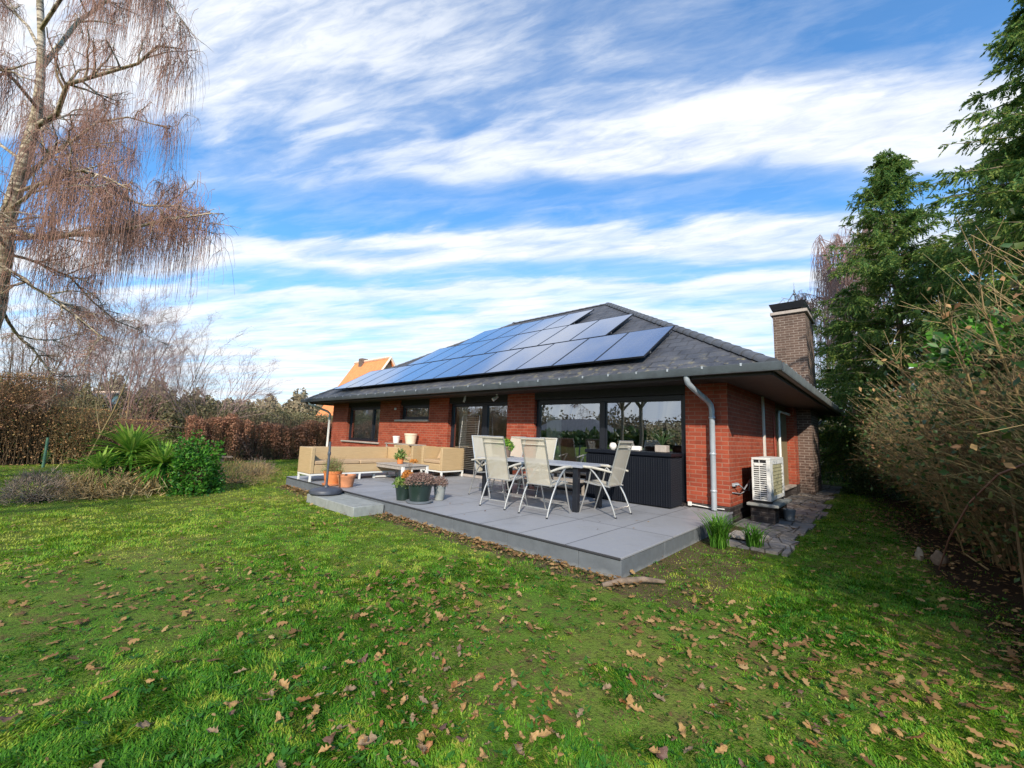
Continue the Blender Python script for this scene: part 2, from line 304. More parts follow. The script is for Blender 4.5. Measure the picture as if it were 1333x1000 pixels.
# ------------------------------------------------------------------ mesh tools
ORG = {}
class MB:
    def __init__(s): s.v = []; s.f = []; s.sm = []; s.uv = {}
    def add(s, vs, fs, smooth=False):
        b = len(s.v); s.v += [tuple(map(float, v)) for v in vs]
        for f in fs: s.f.append(tuple(b+i for i in f)); s.sm.append(smooth)
        return b
    def box(s, x0, x1, y0, y1, z0, z1):
        v = [(x, y, z) for x in (x0, x1) for y in (y0, y1) for z in (z0, z1)]
        s.add(v, [(0, 1, 3, 2), (4, 6, 7, 5), (0, 4, 5, 1), (2, 3, 7, 6), (0, 2, 6, 4), (1, 5, 7, 3)]); return s
    def bbox(s, x0, x1, y0, y1, z0, z1, b=.01):      # box with chamfered edges
        c = ((x0+x1)/2, (y0+y1)/2, (z0+z1)/2); h = ((x1-x0)/2, (y1-y0)/2, (z1-z0)/2); b = min(b, min(h)*.45)
        vs = []; idx = {}
        for sx in (-1, 1):
            for sy in (-1, 1):
                for sz in (-1, 1):
                    for a in range(3):
                        p = [sx*(h[0]-b), sy*(h[1]-b), sz*(h[2]-b)]; p[a] = (sx, sy, sz)[a]*h[a]
                        idx[(sx, sy, sz, a)] = len(vs); vs.append((c[0]+p[0], c[1]+p[1], c[2]+p[2]))
        fs = []
        for a in range(3):
            o = [i for i in range(3) if i != a]
            for sg in (-1, 1):
                q = []
                for u, w in ((-1, -1), (1, -1), (1, 1), (-1, 1)):
                    k = [0, 0, 0]; k[a] = sg; k[o[0]] = u; k[o[1]] = w; q.append(idx[(*k, a)])
                if (sg > 0) == (a != 1): fs.append(tuple(q))
                else: fs.append(tuple(q[::-1]))
        for a in range(3):
            o = [i for i in range(3) if i != a]
            for u in (-1, 1):
                for w in (-1, 1):
                    def K(e, ax):
                        k = [0, 0, 0]; k[a] = e; k[o[0]] = u; k[o[1]] = w; return idx[(*k, ax)]
                    fs.append((K(-1, o[0]), K(1, o[0]), K(1, o[1]), K(-1, o[1])))
        for sx in (-1, 1):
            for sy in (-1, 1):
                for sz in (-1, 1): fs.append(tuple(idx[(sx, sy, sz, a)] for a in range(3)))
        s.add(vs, fs); return s
    def tube(s, pts, r, n=8, cap=True):
        pts = [Vector(p) for p in pts]; K = len(pts); rr = r if isinstance(r, (list, tuple)) else [r]*K
        vs = []; prev = None
        for i, p in enumerate(pts):
            d = (pts[min(i+1, K-1)]-pts[max(i-1, 0)]).normalized()
            if prev is None:
                a = Vector((0, 0, 1)) if abs(d.z) < .9 else Vector((1, 0, 0)); u = d.cross(a).normalized()
            else: u = (prev-d*prev.dot(d)).normalized()
            prev = u; w = d.cross(u)
            for k in range(n):
                t = 2*PI*k/n; vs.append(p+(u*math.cos(t)+w*math.sin(t))*rr[i])
        fs = [(i*n+k, i*n+(k+1) % n, (i+1)*n+(k+1) % n, (i+1)*n+k) for i in range(K-1) for k in range(n)]
        if cap: fs += [tuple(range(n))[::-1], tuple((K-1)*n+k for k in range(n))]
        s.add(vs, fs, n > 4); return s
    def lathe(s, prof, cx=0, cy=0, n=24):             # prof = [(r, z)]
        vs = []; 
        for r, z in prof:
            for k in range(n): vs.append((cx+r*math.cos(2*PI*k/n), cy+r*math.sin(2*PI*k/n), z))
        K = len(prof)
        fs = [(i*n+k, i*n+(k+1) % n, (i+1)*n+(k+1) % n, (i+1)*n+k) for i in range(K-1) for k in range(n)]
        fs += [tuple(range(n))[::-1], tuple((K-1)*n+k for k in range(n))]
        s.add(vs, fs, True); return s
    def quad(s, a, b, c, d): s.add([a, b, c, d], [(0, 1, 2, 3)]); return s
    def build(s, name, mat, parent=None, world=True):
        me = bpy.data.meshes.new(name); o = bpy.data.objects.new(name, me); COL.objects.link(o)
        org = ORG.get(parent.name, (0, 0, 0)) if (parent and world) else (0, 0, 0)
        me.from_pydata([(v[0]-org[0], v[1]-org[1], v[2]-org[2]) for v in s.v], [], s.f)
        me.polygons.foreach_set('use_smooth', s.sm); me.materials.append(M[mat] if isinstance(mat, str) else mat)
        try: me.set_sharp_from_angle(angle=math.radians(40))
        except Exception: pass
        me.update()
        if parent: o.parent = parent
        ORG[o.name] = org
        return o
def tag(o, label=None, cat=None, group=None, kind=None):
    if label: o['label'] = label
    if cat: o['category'] = cat
    if group: o['group'] = group
    if kind: o['kind'] = kind
    return o
def thing(name, loc, label, cat, group=None, rz=0.0, local=False):
    o = bpy.data.objects.new(name, None); COL.objects.link(o); o.location = loc; o.rotation_euler = (0, 0, rz)
    o.empty_display_size = .1
    ORG[o.name] = (0, 0, 0) if local else tuple(loc)
    return tag(o, label, cat, group)
def copy_tree(o, parent=None):
    c = o.copy(); COL.objects.link(c); c.parent = parent
    for ch in list(o.children): copy_tree(ch, c)
    return c
# numpy meshes ------------------------------------------------------
def npmesh(name, verts, faces_list, mat, parent=None, rnd_=None, smooth=False, world=True):
    """verts (N,3); faces_list: list of (M,k) int arrays; rnd_ per-vertex value"""
    me = bpy.data.meshes.new(name); o = bpy.data.objects.new(name, me); COL.objects.link(o)
    org = np.array(ORG.get(parent.name, (0, 0, 0)) if (parent and world) else (0, 0, 0))
    verts = np.asarray(verts, np.float32)-org.astype(np.float32)
    me.vertices.add(len(verts)); me.vertices.foreach_set('co', verts.ravel())
    nl = sum(f.size for f in faces_list); nf = sum(len(f) for f in faces_list)
    me.loops.add(nl); me.polygons.add(nf)
    me.loops.foreach_set('vertex_index', np.concatenate([f.ravel() for f in faces_list]).astype(np.int32))
    tot = np.concatenate([np.full(len(f), f.shape[1], np.int32) for f in faces_list])
    me.polygons.foreach_set('loop_start', np.concatenate([[0], np.cumsum(tot)[:-1]]).astype(np.int32))
    me.polygons.foreach_set('loop_total', tot)
    if smooth: me.polygons.foreach_set('use_smooth', np.ones(nf, bool))
    if rnd_ is not None:
        a = me.attributes.new('rnd', 'FLOAT', 'POINT'); a.data.foreach_set('value', np.asarray(rnd_, np.float32))
    me.materials.append(M[mat] if isinstance(mat, str) else mat)
    me.update(calc_edges=True)
    if parent: o.parent = parent
    ORG[o.name] = tuple(org)
    return o
class Strands:
    """many thin tubes gathered into one mesh: P (N,K,3), rad (N,K)"""
    def __init__(s): s.V = []; s.Q = []; s.R = []; s.b = 0
    def add(s, P, rad, n=3):
        P = np.asarray(P, float); N, K, _ = P.shape; rad = np.broadcast_to(np.asarray(rad, float), (N, K))
        D = np.gradient(P, axis=1); D /= np.linalg.norm(D, axis=2, keepdims=True)+1e-9
        ref = np.where(np.abs(D[:, :1, 2:3]) < .9, np.array([[[0, 0, 1.]]]), np.array([[[1., 0, 0]]]))
        U = np.cross(D, ref); U /= np.linalg.norm(U, axis=2, keepdims=True)+1e-9; W = np.cross(D, U)
        t = 2*PI*np.arange(n)/n
        V = P[:, :, None, :]+rad[:, :, None, None]*(U[:, :, None, :]*np.cos(t)[None, None, :, None]+W[:, :, None, :]*np.sin(t)[None, None, :, None])
        i = np.arange(N)[:, None, None]*K*n+np.arange(K-1)[None, :, None]*n; k = np.arange(n)[None, None, :]; k2 = (k+1) % n
        Q = np.stack([i+k, i+k2, i+n+k2, i+n+k], -1).reshape(-1, 4)+s.b
        s.V.append(V.reshape(-1, 3)); s.Q.append(Q); s.b += N*K*n
    def build(s, name, mat, parent=None, smooth=False): return npmesh(name, np.concatenate(s.V), [np.concatenate(s.Q)], mat, parent, smooth=smooth)
def unit(a): return a/(np.linalg.norm(a, axis=-1, keepdims=True)+1e-9)
def leaves(C, A, B, fold=.0, shape='diamond'):
    """C (N,3) bases, A length vectors, B half-width vectors -> verts, faces, rnd"""
    N = len(C); nrm = unit(np.cross(A, B))*np.linalg.norm(B, axis=1, keepdims=True)*fold
    v = np.stack([C, C+A*.45+B-nrm, C+A, C+A*.45-B-nrm], 1).reshape(-1, 3)
    i = np.arange(N)[:, None]*4
    f = [np.concatenate([i+np.array([0, 1, 2]), i+np.array([0, 2, 3])])] if fold else [i+np.array([0, 1, 2, 3])]
    return v, f, np.repeat(R.rand(N), 4)
def leafcloud(name, C, A, B, mat, parent=None, fold=.25):
    v, f, r = leaves(C, A, B, fold); return npmesh(name, v, f, mat, parent, r)
def rdir(N, zlo=-1, zhi=1):
    z = R.uniform(zlo, zhi, N); a = R.uniform(0, 2*PI, N); q = np.sqrt(1-z*z); return np.stack([q*np.cos(a), q*np.sin(a), z], 1)
def rand_leaves(C, L, W, droop=0.0):
    N = len(C); d = rdir(N); d[:, 2] -= droop; d = unit(d)*(L*R.uniform(.6, 1.3, N))[:, None]
    s = unit(np.cross(d, rdir(N)))*(W*R.uniform(.6, 1.2, N))[:, None]; return d, s
# ------------------------------------------------------------------ setting: ground, terrace, path
def ground():
    n = 160; xs = np.sign(np.linspace(-1, 1, n))*np.abs(np.linspace(-1, 1, n))**3*600-4; ys = np.sign(np.linspace(-1, 1, n))*np.abs(np.linspace(-1, 1, n))**3*600-4
    X, Y = np.meshgrid(xs, ys, indexing='ij')
    dd = np.hypot(X+6, Y-2); Z = G0+.02*np.sin(X*.9+1)*np.cos(Y*1.1)*(dd > 9) - .0*dd
    Z[dd > 120] += (dd[dd > 120]-120)*.004
    V = np.stack([X, Y, Z], -1).reshape(-1, 3); i = (np.arange(n-1)[:, None]*n+np.arange(n-1)[None]).reshape(-1, 1)
    return tag(npmesh('ground', V, [i+np.array([0, n, n+1, 1])], 'lawn', smooth=True), kind='structure')
ground()
TX0, TX1, TY0 = -9.75, 0.0, -4.36
m = MB(); m.bbox(TX0, TX1+.012, TY0, 0.12, -.03, 0, .008); ter = tag(m.build('terrace', 'terrace'), 'raised grey tiled terrace along the brick house', kind='structure')
m = MB()
x = TX0
while x < TX1-.1:
    x2 = min(x+1.15, TX1+.012); m.bbox(x+.002, x2-.002, TY0+.015, TY0+.09, -.42, -.034, .006); x = x2
y = TY0+.09
while y < .0:
    y2 = min(y+1.15, .1); m.bbox(TX1-.07, TX1+.002, y+.002, y2-.002, -.42, -.034, .006); y = y2
y = TY0+.09
while y < .0:
    y2 = min(y+1.15, .1); m.bbox(TX0+.015, TX0+.09, y+.002, y2-.002, -.42, -.034, .006); y = y2
tag(m.build('terrace_kerb', 'terrace_edge'), kind='structure')
# flagstone path beside the house: irregular slabs
m = MB(); yy = -1.75
while yy < 11.5:
    l = rnd.uniform(.45, .8); xx = .03 if yy > -.1 else .3
    xe = 1.12+.06*math.sin(yy*3)-(.18 if yy > 5 else 0)
    while xx < xe-.08:
        w = rnd.uniform(.35, .6); x2 = min(xx+w, xe); a = [rnd.uniform(-.012, .012) for _ in range(8)]; z = G0+.028+rnd.uniform(-.008, .01)
        v = [(xx+.012+a[0], yy+.012+a[1], z), (x2-.012+a[2], yy+.012+a[3], z+a[0]*.3), (x2-.012+a[4], yy+l-.012+a[5], z+a[2]*.3), (xx+.012+a[6], yy+l-.012+a[7], z)]
        m.add(v+[(p[0], p[1], G0-.05) for p in v], [(0, 1, 2, 3), (4, 5, 1, 0), (5, 6, 2, 1), (6, 7, 3, 2), (7, 4, 0, 3)]); xx = x2
    yy += l
tag(m.build('path', 'path'), kind='structure')
# ------------------------------------------------------------------ house
LW, WD, OV, ZG, ZS = 16.86, 11.76, .93, 2.62, 2.46
SL = (6.73-2.62)/(5.88+.93)
house = thing('brick_house', (-LW/2, WD/2, G0), 'red brick bungalow with dark hipped slate roof, black windows and brown chimney', 'house')
def wall_seg(m, x0, x1, y0, y1, z0, z1): m.box(x0, x1, y0, y1, z0, z1)
T = .30
m = MB()
ZB = .10
# front wall pieces (piers, and brick over/under openings)
HEAD = 2.27
wins = [(-15.42, -12.72, .84, 'window'), (-11.30, -9.50, 1.74, 'window'), (-8.45, -5.80, .06, 'door'), (-4.80, -.80, .06, 'big')]
px = -LW
for a, b, zb, k in wins:
    m.box(px, a, 0, T, ZB, ZS)
    if zb > .5: m.box(a, b, 0, T, ZB, zb)
    px = b
m.box(px, 0, 0, T, ZB, ZS)
# side wall (X = 0) with recess between Y 4.62 and 6.72
RY0, RY1, RD = 4.66, 6.75, .12
m.box(-T, 0, T, RY0, ZB, ZS); m.box(-T, 0, RY1, WD, ZB, ZS)
m.box(.0, .13, RY1, 7.298, ZB, ZS)
m.box(-LW, -LW+T, T, WD-T, ZB, ZS)
m.box(-LW, -6.95, WD-T, WD, ZB, ZS); m.box(-4.9, -T, WD-T, WD, ZB, ZS); m.box(-6.95, -4.9, WD-T, WD, ZB, 1.0); m.box(-6.95, -4.9, WD-T, WD, 2.3, ZS)
m.build('wall', 'brick', house)
m = MB(); m.box(-LW+.012, -8.45, .012, T, -.4, ZB-.002); m.box(-8.45, -.80, .012, T, -.4, .055); m.box(-.8, -.012, .012, T, -.4, ZB-.002)
m.box(-T, -.012, T, RY0, -.4, ZB-.002); m.box(-T, -.012, RY1, WD-.012, -.4, ZB-.002); m.box(-RD-.1, -.016, RY0, RY1, -.4, .04); m.box(-.012, .125, RY1, 7.298, -.4, ZB-.002)
m.box(-LW+.012, -LW+T, T, WD-.012, -.4, ZB-.002); m.box(-LW+T, -T, WD-T, WD-.012, -.4, ZB-.002)
tag(m.build('plinth', 'plinth', house), 'low plinth of dark bricks')
# black timber headers above the openings
for a, b, zb, k in wins: m = MB(); m.box(a+.002, b-.002, .03 if k != 'big' else -.004, T-.02, HEAD, ZS-.002); m.build('header_board', 'blackwood', house)
# windows
def window(x0, x1, z0, z1, y, mull, name='window', fw=.085, sashes=None, glassy=.02):
    m = MB(); m.bbox(x0, x0+fw, y, y+.09, z0, z1, .006); m.bbox(x1-fw, x1, y, y+.09, z0, z1, .006)
    m.bbox(x0+fw, x1-fw, y, y+.09, z0, z0+fw, .006); m.bbox(x0+fw, x1-fw, y, y+.09, z1-fw, z1, .006)
    ed = [x0+fw]
    for mx, mw in mull: m.bbox(mx-mw/2, mx+mw/2, y-.012, y+.09, z0+fw, z1-fw, .006); ed += [mx-mw/2, mx+mw/2]
    ed.append(x1-fw)
    # slim inner sash line
    for i in range(0, len(ed), 2):
        a, b = ed[i], ed[i+1]; s = .03
        m.box(a, a+s, y+.015, y+.06, z0+fw, z1-fw); m.box(b-s, b, y+.015, y+.06, z0+fw, z1-fw)
        m.box(a+s, b-s, y+.015, y+.06, z0+fw, z0+fw+s); m.box(a+s, b-s, y+.015, y+.06, z1-fw-s, z1-fw)
    w = m.build(name, 'black', house)
    for i in range(0, len(ed), 2):
        g = MB(); a, b = ed[i]+.028, ed[i+1]-.028
        g.quad((a, y+.038, z0+fw+.028), (b, y+.038, z0+fw+.028), (b, y+.038, z1-fw-.028), (a, y+.038, z1-fw-.028)); g.build('pane', 'glass', w)
    return w
w1 = window(-15.42, -12.72, .84, HEAD, .12, [(-13.42, .12)])
w2 = window(-11.30, -9.50, 1.74, HEAD, .12, [])
w3 = window(-8.45, -5.80, .07, HEAD, .14, [(-6.86, .22)], 'door')
w4 = window(-4.80, -.80, .07, HEAD-.0, .10, [(-2.77, .13)], 'door', fw=.10)
tag(w3, 'narrow glazed patio door in black frame'); tag(w4, 'wide black sliding patio window')
for (a, b, z, nm) in ((-15.75, -12.62, .84, 0), (-11.55, -9.46, 1.74, 0)):
    m = MB(); m.bbox(a, b, -.07, .13, z-.07, z-.003, .008); m.build('sill', 'stone_sill', house)
m = MB(); m.bbox(-8.5, -5.75, -.16, -.002, .002, .075, .01); m.build('threshold', 'stone_sill', house)
m = MB(); m.bbox(-4.75, -.85, -.10, -.002, .002, .06, .01); m.build('threshold', 'blackwood', house)
rw = window(-6.95, -4.9, 1.0, 2.3, WD-.2, [(-5.9, .1)])
# side recess: brown-green shutter door, stone sill
m = MB(); m.box(-RD-.02, -RD+.04, RY0, RY1, .04, ZS)
door = m.build('door', simple('olive_brown_door', (.16, .125, .065), .6, 0, .2, 6), house)
m = MB()
for k in range(22): y = RY0+.05+k*(RY1-RY0-.1)/22; m.box(-RD+.042, -RD+.052, y, y+.07, .08, ZS-.1)
m.build('board', simple('olive_board', (.20, .155, .085), .6, 0, .2, 6), door)
m = MB(); m.bbox(-RD+.055, .12, RY0+.03, RY1-.003, .042, .10, .01); m.build('sill', 'stone_sill', house)
# room inside
m = MB(); m.box(-LW+T, -T, T, WD-T, .0, .02); m.build('floor', simple('room_floor', (.16, .12, .09), .5), house)
m = MB(); m.box(-LW+T, -T, T, WD-T, ZS-.05, ZS-.03)
m.box(-8.9, -8.8, T, WD-T, .02, ZS-.05); m.box(-8.8, -7.5, 5.5, 5.6, .02, ZS-.05); m.box(-12.1, -12.0, T, 6, .02, ZS-.05); m.box(-LW+T, -8.9, 4.4, 4.5, .02, ZS-.05)
m.build('inner_wall', simple('plaster', (.32, .30, .27), .8), house)
def curtain(x0, x1, y, z0, z1, folds, mat):
    n = folds*8; v = []; f = []
    for i in range(n+1):
        t = i/n; yy = y+.045*math.sin(t*folds*2*PI); xx = x0+(x1-x0)*t
        v += [(xx, yy, z0), (xx, yy, z1)]
    f = [(2*i, 2*i+2, 2*i+3, 2*i+1) for i in range(n)]
    m = MB(); m.add(v, f, True); return m.build('curtain', mat, house)
cm = simple('cream_curtain', (.86, .86, .78), .9, 0, .06, 3)
curtain(-15.3, -12.8, .30, .9, 2.3, 13, cm); curtain(-8.35, -7.95, .40, .1, 2.3, 3, cm); curtain(-4.65, -4.15, .36, .1, 2.3, 4, cm)
m = MB(); m.bbox(-3.9, -2.2, 3.2, 4.1, .72, .76, .01)
for xx in (-3.8, -2.3):
    for yy in (3.3, 4.0): m.box(xx-.03, xx+.03, yy-.03, yy+.03, .02, .72)
# soffit + roof
m = MB(); m.box(-LW-OV+.05, OV-.05, -OV+.05, WD+OV-.05, ZS, ZS+.03); m.build('soffit', 'soffit', house)
def roof():
    ex0, ex1, ey0, ey1 = -LW-OV, OV, -OV, WD+OV; hy = (ey0+ey1)/2; hz = ZG+(hy-ey0)*SL; rx0, rx1 = ex0+(hy-ey0), ex1-(hy-ey0)
    me = bpy.data.meshes.new('roof'); o = bpy.data.objects.new('roof', me); COL.objects.link(o)
    E_ = [(ex0, ey0, ZG), (ex1, ey0, ZG), (ex1, ey1, ZG), (ex0, ey1, ZG), (rx0, hy, hz), (rx1, hy, hz)]
    lo = [(x, y, ZG-.03) for x, y, z in E_[:4]]
    vs = E_+lo; fs = [(0, 1, 5, 4), (1, 2, 5), (2, 3, 4, 5), (3, 0, 4), (9, 8, 7, 6), (6, 7, 1, 0), (7, 8, 2, 1), (8, 9, 3, 2), (9, 6, 0, 3)]
    org = ORG[house.name]; me.from_pydata([tuple(np.array(v)-org) for v in vs], [], fs)
    uv = me.uv_layers.new(name='UVMap'); dirs = [((1, 0), (0, 1)), ((0, 1), (-1, 0)), ((-1, 0), (0, -1)), ((0, -1), (1, 0))]
    base = [(0, ey0), (ex1, 0), (0, ey1), (ex0, 0)]; k = math.sqrt(1+SL*SL)
    for pi, p in enumerate(me.polygons):
        for li in p.loop_indices:
            v = vs[me.loops[li].vertex_index]
            if pi < 4:
                (ax, ay), (bx_, by_) = dirs[pi]; u = v[0]*ax+v[1]*ay; w = ((v[0]-base[pi][0])*bx_+(v[1]-base[pi][1])*by_)*k
                if pi in (1, 3): w = abs(v[0]-base[pi][0])*k
                uv.data[li].uv = (u, w)
            else: uv.data[li].uv = (v[0], .1)
    me.materials.append(M['slate']); o.parent = house; ORG[o.name] = org; return o, E_
rf, RP = roof()
def caps(a, b, r=.115, step=.34):
    a, b = np.array(a), np.array(b); L = np.linalg.norm(b-a); d = (b-a)/L; m = MB(); n = int(L/step)
    side = np.cross(d, (0, 0, 1)); side /= np.linalg.norm(side); upv = np.cross(side, d)
    for i in range(n):
        p = a+d*(i*L/n); q = a+d*((i+1)*L/n+.03); vs = []
        for (c, rr) in ((p, r*1.12), (p+d*.03, r*1.12), (q, r*.93)):
            for k in range(9):
                t = PI*k/8; vs.append(c+side*math.cos(t)*rr+upv*(math.sin(t)*rr*.75-.02))
        m.add(vs, [(j*9+k, j*9+k+1, (j+1)*9+k+1, (j+1)*9+k) for j in range(2) for k in range(8)]+[tuple(range(9))], True)
    return m
for a, b in ((RP[1], RP[5]), (RP[2], RP[5]), (RP[3], RP[4]), (RP[0], RP[4]), (RP[4], RP[5])): 
    caps(a, b, .085 if a in (RP[0], RP[4]) else .125).build('ridge_tiles', 'ridge', rf)
# gutters: box section zinc with brackets
def gutter(m, a, b, out):
    a, b, out = np.array(a), np.array(b), np.array(out, float); d = unit(b-a)
    prof = [(.0, -.0), (.0, -.115), (.10, -.135), (.13, -.125), (.145, .0), (.157, .012), (.157, .0), (.135, -.11), (.10, -.12), (.012, -.10), (.012, 0)]
    vs = []
    for e in (a, b):
        for (o_, z_) in prof: vs.append(e+out*o_+np.array((0, 0, z_)))
    n = len(prof); m.add(vs, [(k, (k+1) % n, n+(k+1) % n, n+k) for k in range(n)]+[tuple(range(n)), tuple(range(n, 2*n))[::-1]])
ex0, ex1, ey0, ey1 = -LW-OV, OV, -OV, WD+OV
m = MB(); z = ZG-.01
gutter(m, (ex0-.157, ey0, z), (ex1+.157, ey0, z), (0, -1, 0)); gut = m.build('gutter', 'zinc', house)
k = ex0+.3
while k < ex1: m = MB(); m.box(k, k+.03, ey0-.162, ey0+.01, z-.002, z+.022); m.box(k, k+.03, ey0-.163, ey0-.157, z-.03, z+.02); m.build('bracket', 'pipe', gut); k += .62
m = MB(); gutter(m, (ex1, ey0-.0, z+.002), (ex1, ey1, z+.002), (1, 0, 0)); g2 = m.build('gutter', 'darkzinc', house)
k = ey0+.3
while k < ey1: m = MB(); m.box(ex1-.01, ex1+.16, k, k+.04, z+.012, z+.026); m.build('bracket', 'pipe', g2); k += .5
m = MB(); gutter(m, (ex0, ey1, z+.002), (ex0, ey0, z+.002), (-1, 0, 0)); gutter(m, (ex1, ey1, z), (ex0, ey1, z), (0, 1, 0)); m.build('gutter', 'zinc', house)
m = MB(); m.box(ex0+.02, ex1-.02, ey0+.004, ey0+.03, ZS-.035, ZG-.035); m.box(ex1-.03, ex1-.004, ey0+.03, ey1-.03, ZS-.035, ZG-.035); m.box(ex0+.004, ex0+.03, ey0+.03, ey1-.03, ZS-.035, ZG-.035); m.box(ex0+.02, ex1-.02, ey1-.03, ey1-.004, ZS-.035, ZG-.035)
m.build('fascia', 'soffit', house)
# chimney
m = MB(); CX0, CX1, CY0, CY1 = -.40, .50, 7.30, 9.15
m.box(CX0, CX1, CY0, CY1, -.4, 5.62); ch = m.build('chimney', 'chimney', house)
m = MB(); m.bbox(CX0-.07, CX1+.07, CY0-.07, CY1+.07, 5.622, 5.73, .012); m.build('coping', 'stone_sill', ch)
m = MB(); m.add([(CX0-.02, CY0+.02, 5.80), (CX1-.05, CY0+.02, 5.80), (CX1-.05, CY1-.5, 5.80), (CX0-.02, CY1-.5, 5.80), (CX0-.10, CY0-.06, 6.02), (CX1+.02, CY0-.06, 6.02), (CX1+.02, CY1-.4, 6.02), (CX0-.10, CY1-.4, 6.02)],
                [(3, 2, 1, 0), (4, 5, 6, 7), (0, 1, 5, 4), (1, 2, 6, 5), (2, 3, 7, 6), (3, 0, 4, 7)])
m.box(CX0+.1, CX1-.12, CY0+.1, CY1-.6, 5.73, 5.80); m.add([(CX1-.3, CY1-.35, 5.73), (CX1+.02, CY1-.35, 5.73), (CX1+.02, CY1-.02, 5.73), (CX1-.3, CY1-.02, 5.73), (CX1-.25, CY1-.3, 5.98), (CX1, CY1-.3, 5.98), (CX1, CY1-.05, 5.98), (CX1-.25, CY1-.05, 5.98)],
                [(3, 2, 1, 0), (4, 5, 6, 7), (0, 1, 5, 4), (1, 2, 6, 5), (2, 3, 7, 6), (3, 0, 4, 7)])
m.build('cowl', 'black', ch)
m = MB(); tp = (.17, CY0+.55, 6.62)
for dx, dy in ((-.2, -.35), (.2, -.35), (0, .35)): m.tube([(.17+dx, CY0+.55+dy, 6.02), (.17+dx*.2, CY0+.55+dy*.2, 6.42)], .016, 6)
m.tube([(.17, CY0+.55, 6.02), (.17, CY0+.55, 6.45)], .01, 6); m.lathe([(.06, 6.42), (.05, 6.46), (.02, 6.5), (.03, 6.56), (.008, 6.62), (.004, 6.85)], .17, CY0+.55, 10)
m.build('weathervane', 'zinc', ch)
# downpipes
m = MB(); m.tube([(-.42, -OV-.06, 2.50), (-.42, -OV-.06, 2.44), (-.41, -OV-.02, 2.36), (-.38, -OV+.08, 2.30), (-.28, -.25, 2.08), (-.265, -.14, 2.02), (-.26, -.10, 1.93), (-.26, -.10, .02)], .052, 14)
dp = m.build('downpipe', 'pipe', house)
for z_ in (1.75, 1.05, .35): m = MB(); m.lathe([(.056, z_), (.062, z_+.01), (.062, z_+.035), (.056, z_+.045)], -.26, -.10, 14); m.box(-.28, -.24, -.05, .0, z_+.01, z_+.035); m.build('clip', 'pipe', dp)
m = MB(); m.tube([(-LW-.35, -OV-.06, 2.5), (-LW-.35, -OV-.04, 2.40), (-LW-.14, -.2, 2.1), (-LW-.10, -.10, 2.0), (-LW-.10, -.10, G0-.1)], .05, 12); tag(m.build('downpipe', 'white', house), 'pale downpipe at the far left corner')
m = MB(); m.tube([(.30, ey1+.08, 2.5), (.30, ey1+.06, 2.36), (.25, ey1-.05, 2.28), (.08, WD+.14, 2.02), (.06, WD+.1, 1.9), (.06, WD+.1, G0)], .05, 12); m.build('downpipe', 'pipe', house)
m = MB(); m.tube([(ex1+.06, ey1-.25, 2.52), (ex1+.06, ey1-.25, 2.38), (ex1+.0, ey1-.3, 2.28), (.62, ey1-.8, 2.14), (.3, WD-.5, 2.06)], .045, 12); m.build('downpipe', 'white', house)
m = MB(); m.bbox(.004, .055, 2.92, 3.01, .9, ZS-.002, .006); tag(m.build('trunking', 'trunking', house), 'white pipe cover running up from the outdoor unit')
m = MB(); m.tube([(.02, 4.95, .10), (.02, 4.95, 2.06), (.02, 4.98, 2.16), (.02, 5.07, 2.22), (.02, 5.2, 2.23), (.02, 6.745, 2.23)], .036, 12); tag(m.build('pipe', 'white', house), 'bright bent pipe crossing the side door recess')
m = MB(); m.tube([(.03, 4.2, .1), (.03, 4.2, 2.1)], .02, 8); m.build('pipe', simple('red_painted_pipe', (.28, .05, .025), .5), house)
m = MB(); m.tube([(.02, .18, .50), (.10, .2, .52), (.12, .5, .40), (.12, .9, .52), (.06, 1.3, .55), (.02, 1.32, .3)], .013, 8); m.tube([(.02, .1, .36), (.03, .6, .3), (.04, 1.1, .34)], .01, 6); m.bbox(.002, .05, .12, .40, .47, .53, .006); m.build('cable', 'pipe', house)
m = MB(); m.bbox(-.77, -.70, -.05, -.002, .03, .11, .006); m.tube([(-.7, -.02, .06), (-.35, -.02, .04), (-.1, -.02, .045)], .012, 6); m.build('socket', 'white', house)
# spotlights, sensor
def spot(x, z):
    m = MB(); m.lathe([(.03, z+.0), (.03, z+.03)], x, -.30, 10); m.tube([(x, -.30, z+.02), (x, -.32, z-.05)], .01, 6)
    m.tube([(x+.02, -.28, z-.04), (x-.03, -.40, z-.13)], [.035, .055], 12); m.tube([(x-.03, -.40, z-.13), (x-.04, -.42, z-.145)], [.055, .05], 12)
    return m.build('spotlight', 'white', house)
spot(-5.95, 2.42); 
m = MB(); m.tube([(-7.35, -.25, 2.46), (-7.35, -.27, 2.36), (-7.36, -.30, 2.26)], [.02, .035, .03], 10); m.build('spotlight', 'white', house)
m = MB(); m.bbox(-11.62, -11.54, -.06, -.002, 2.10, 2.18, .01); m.build('sensor', 'white', house)
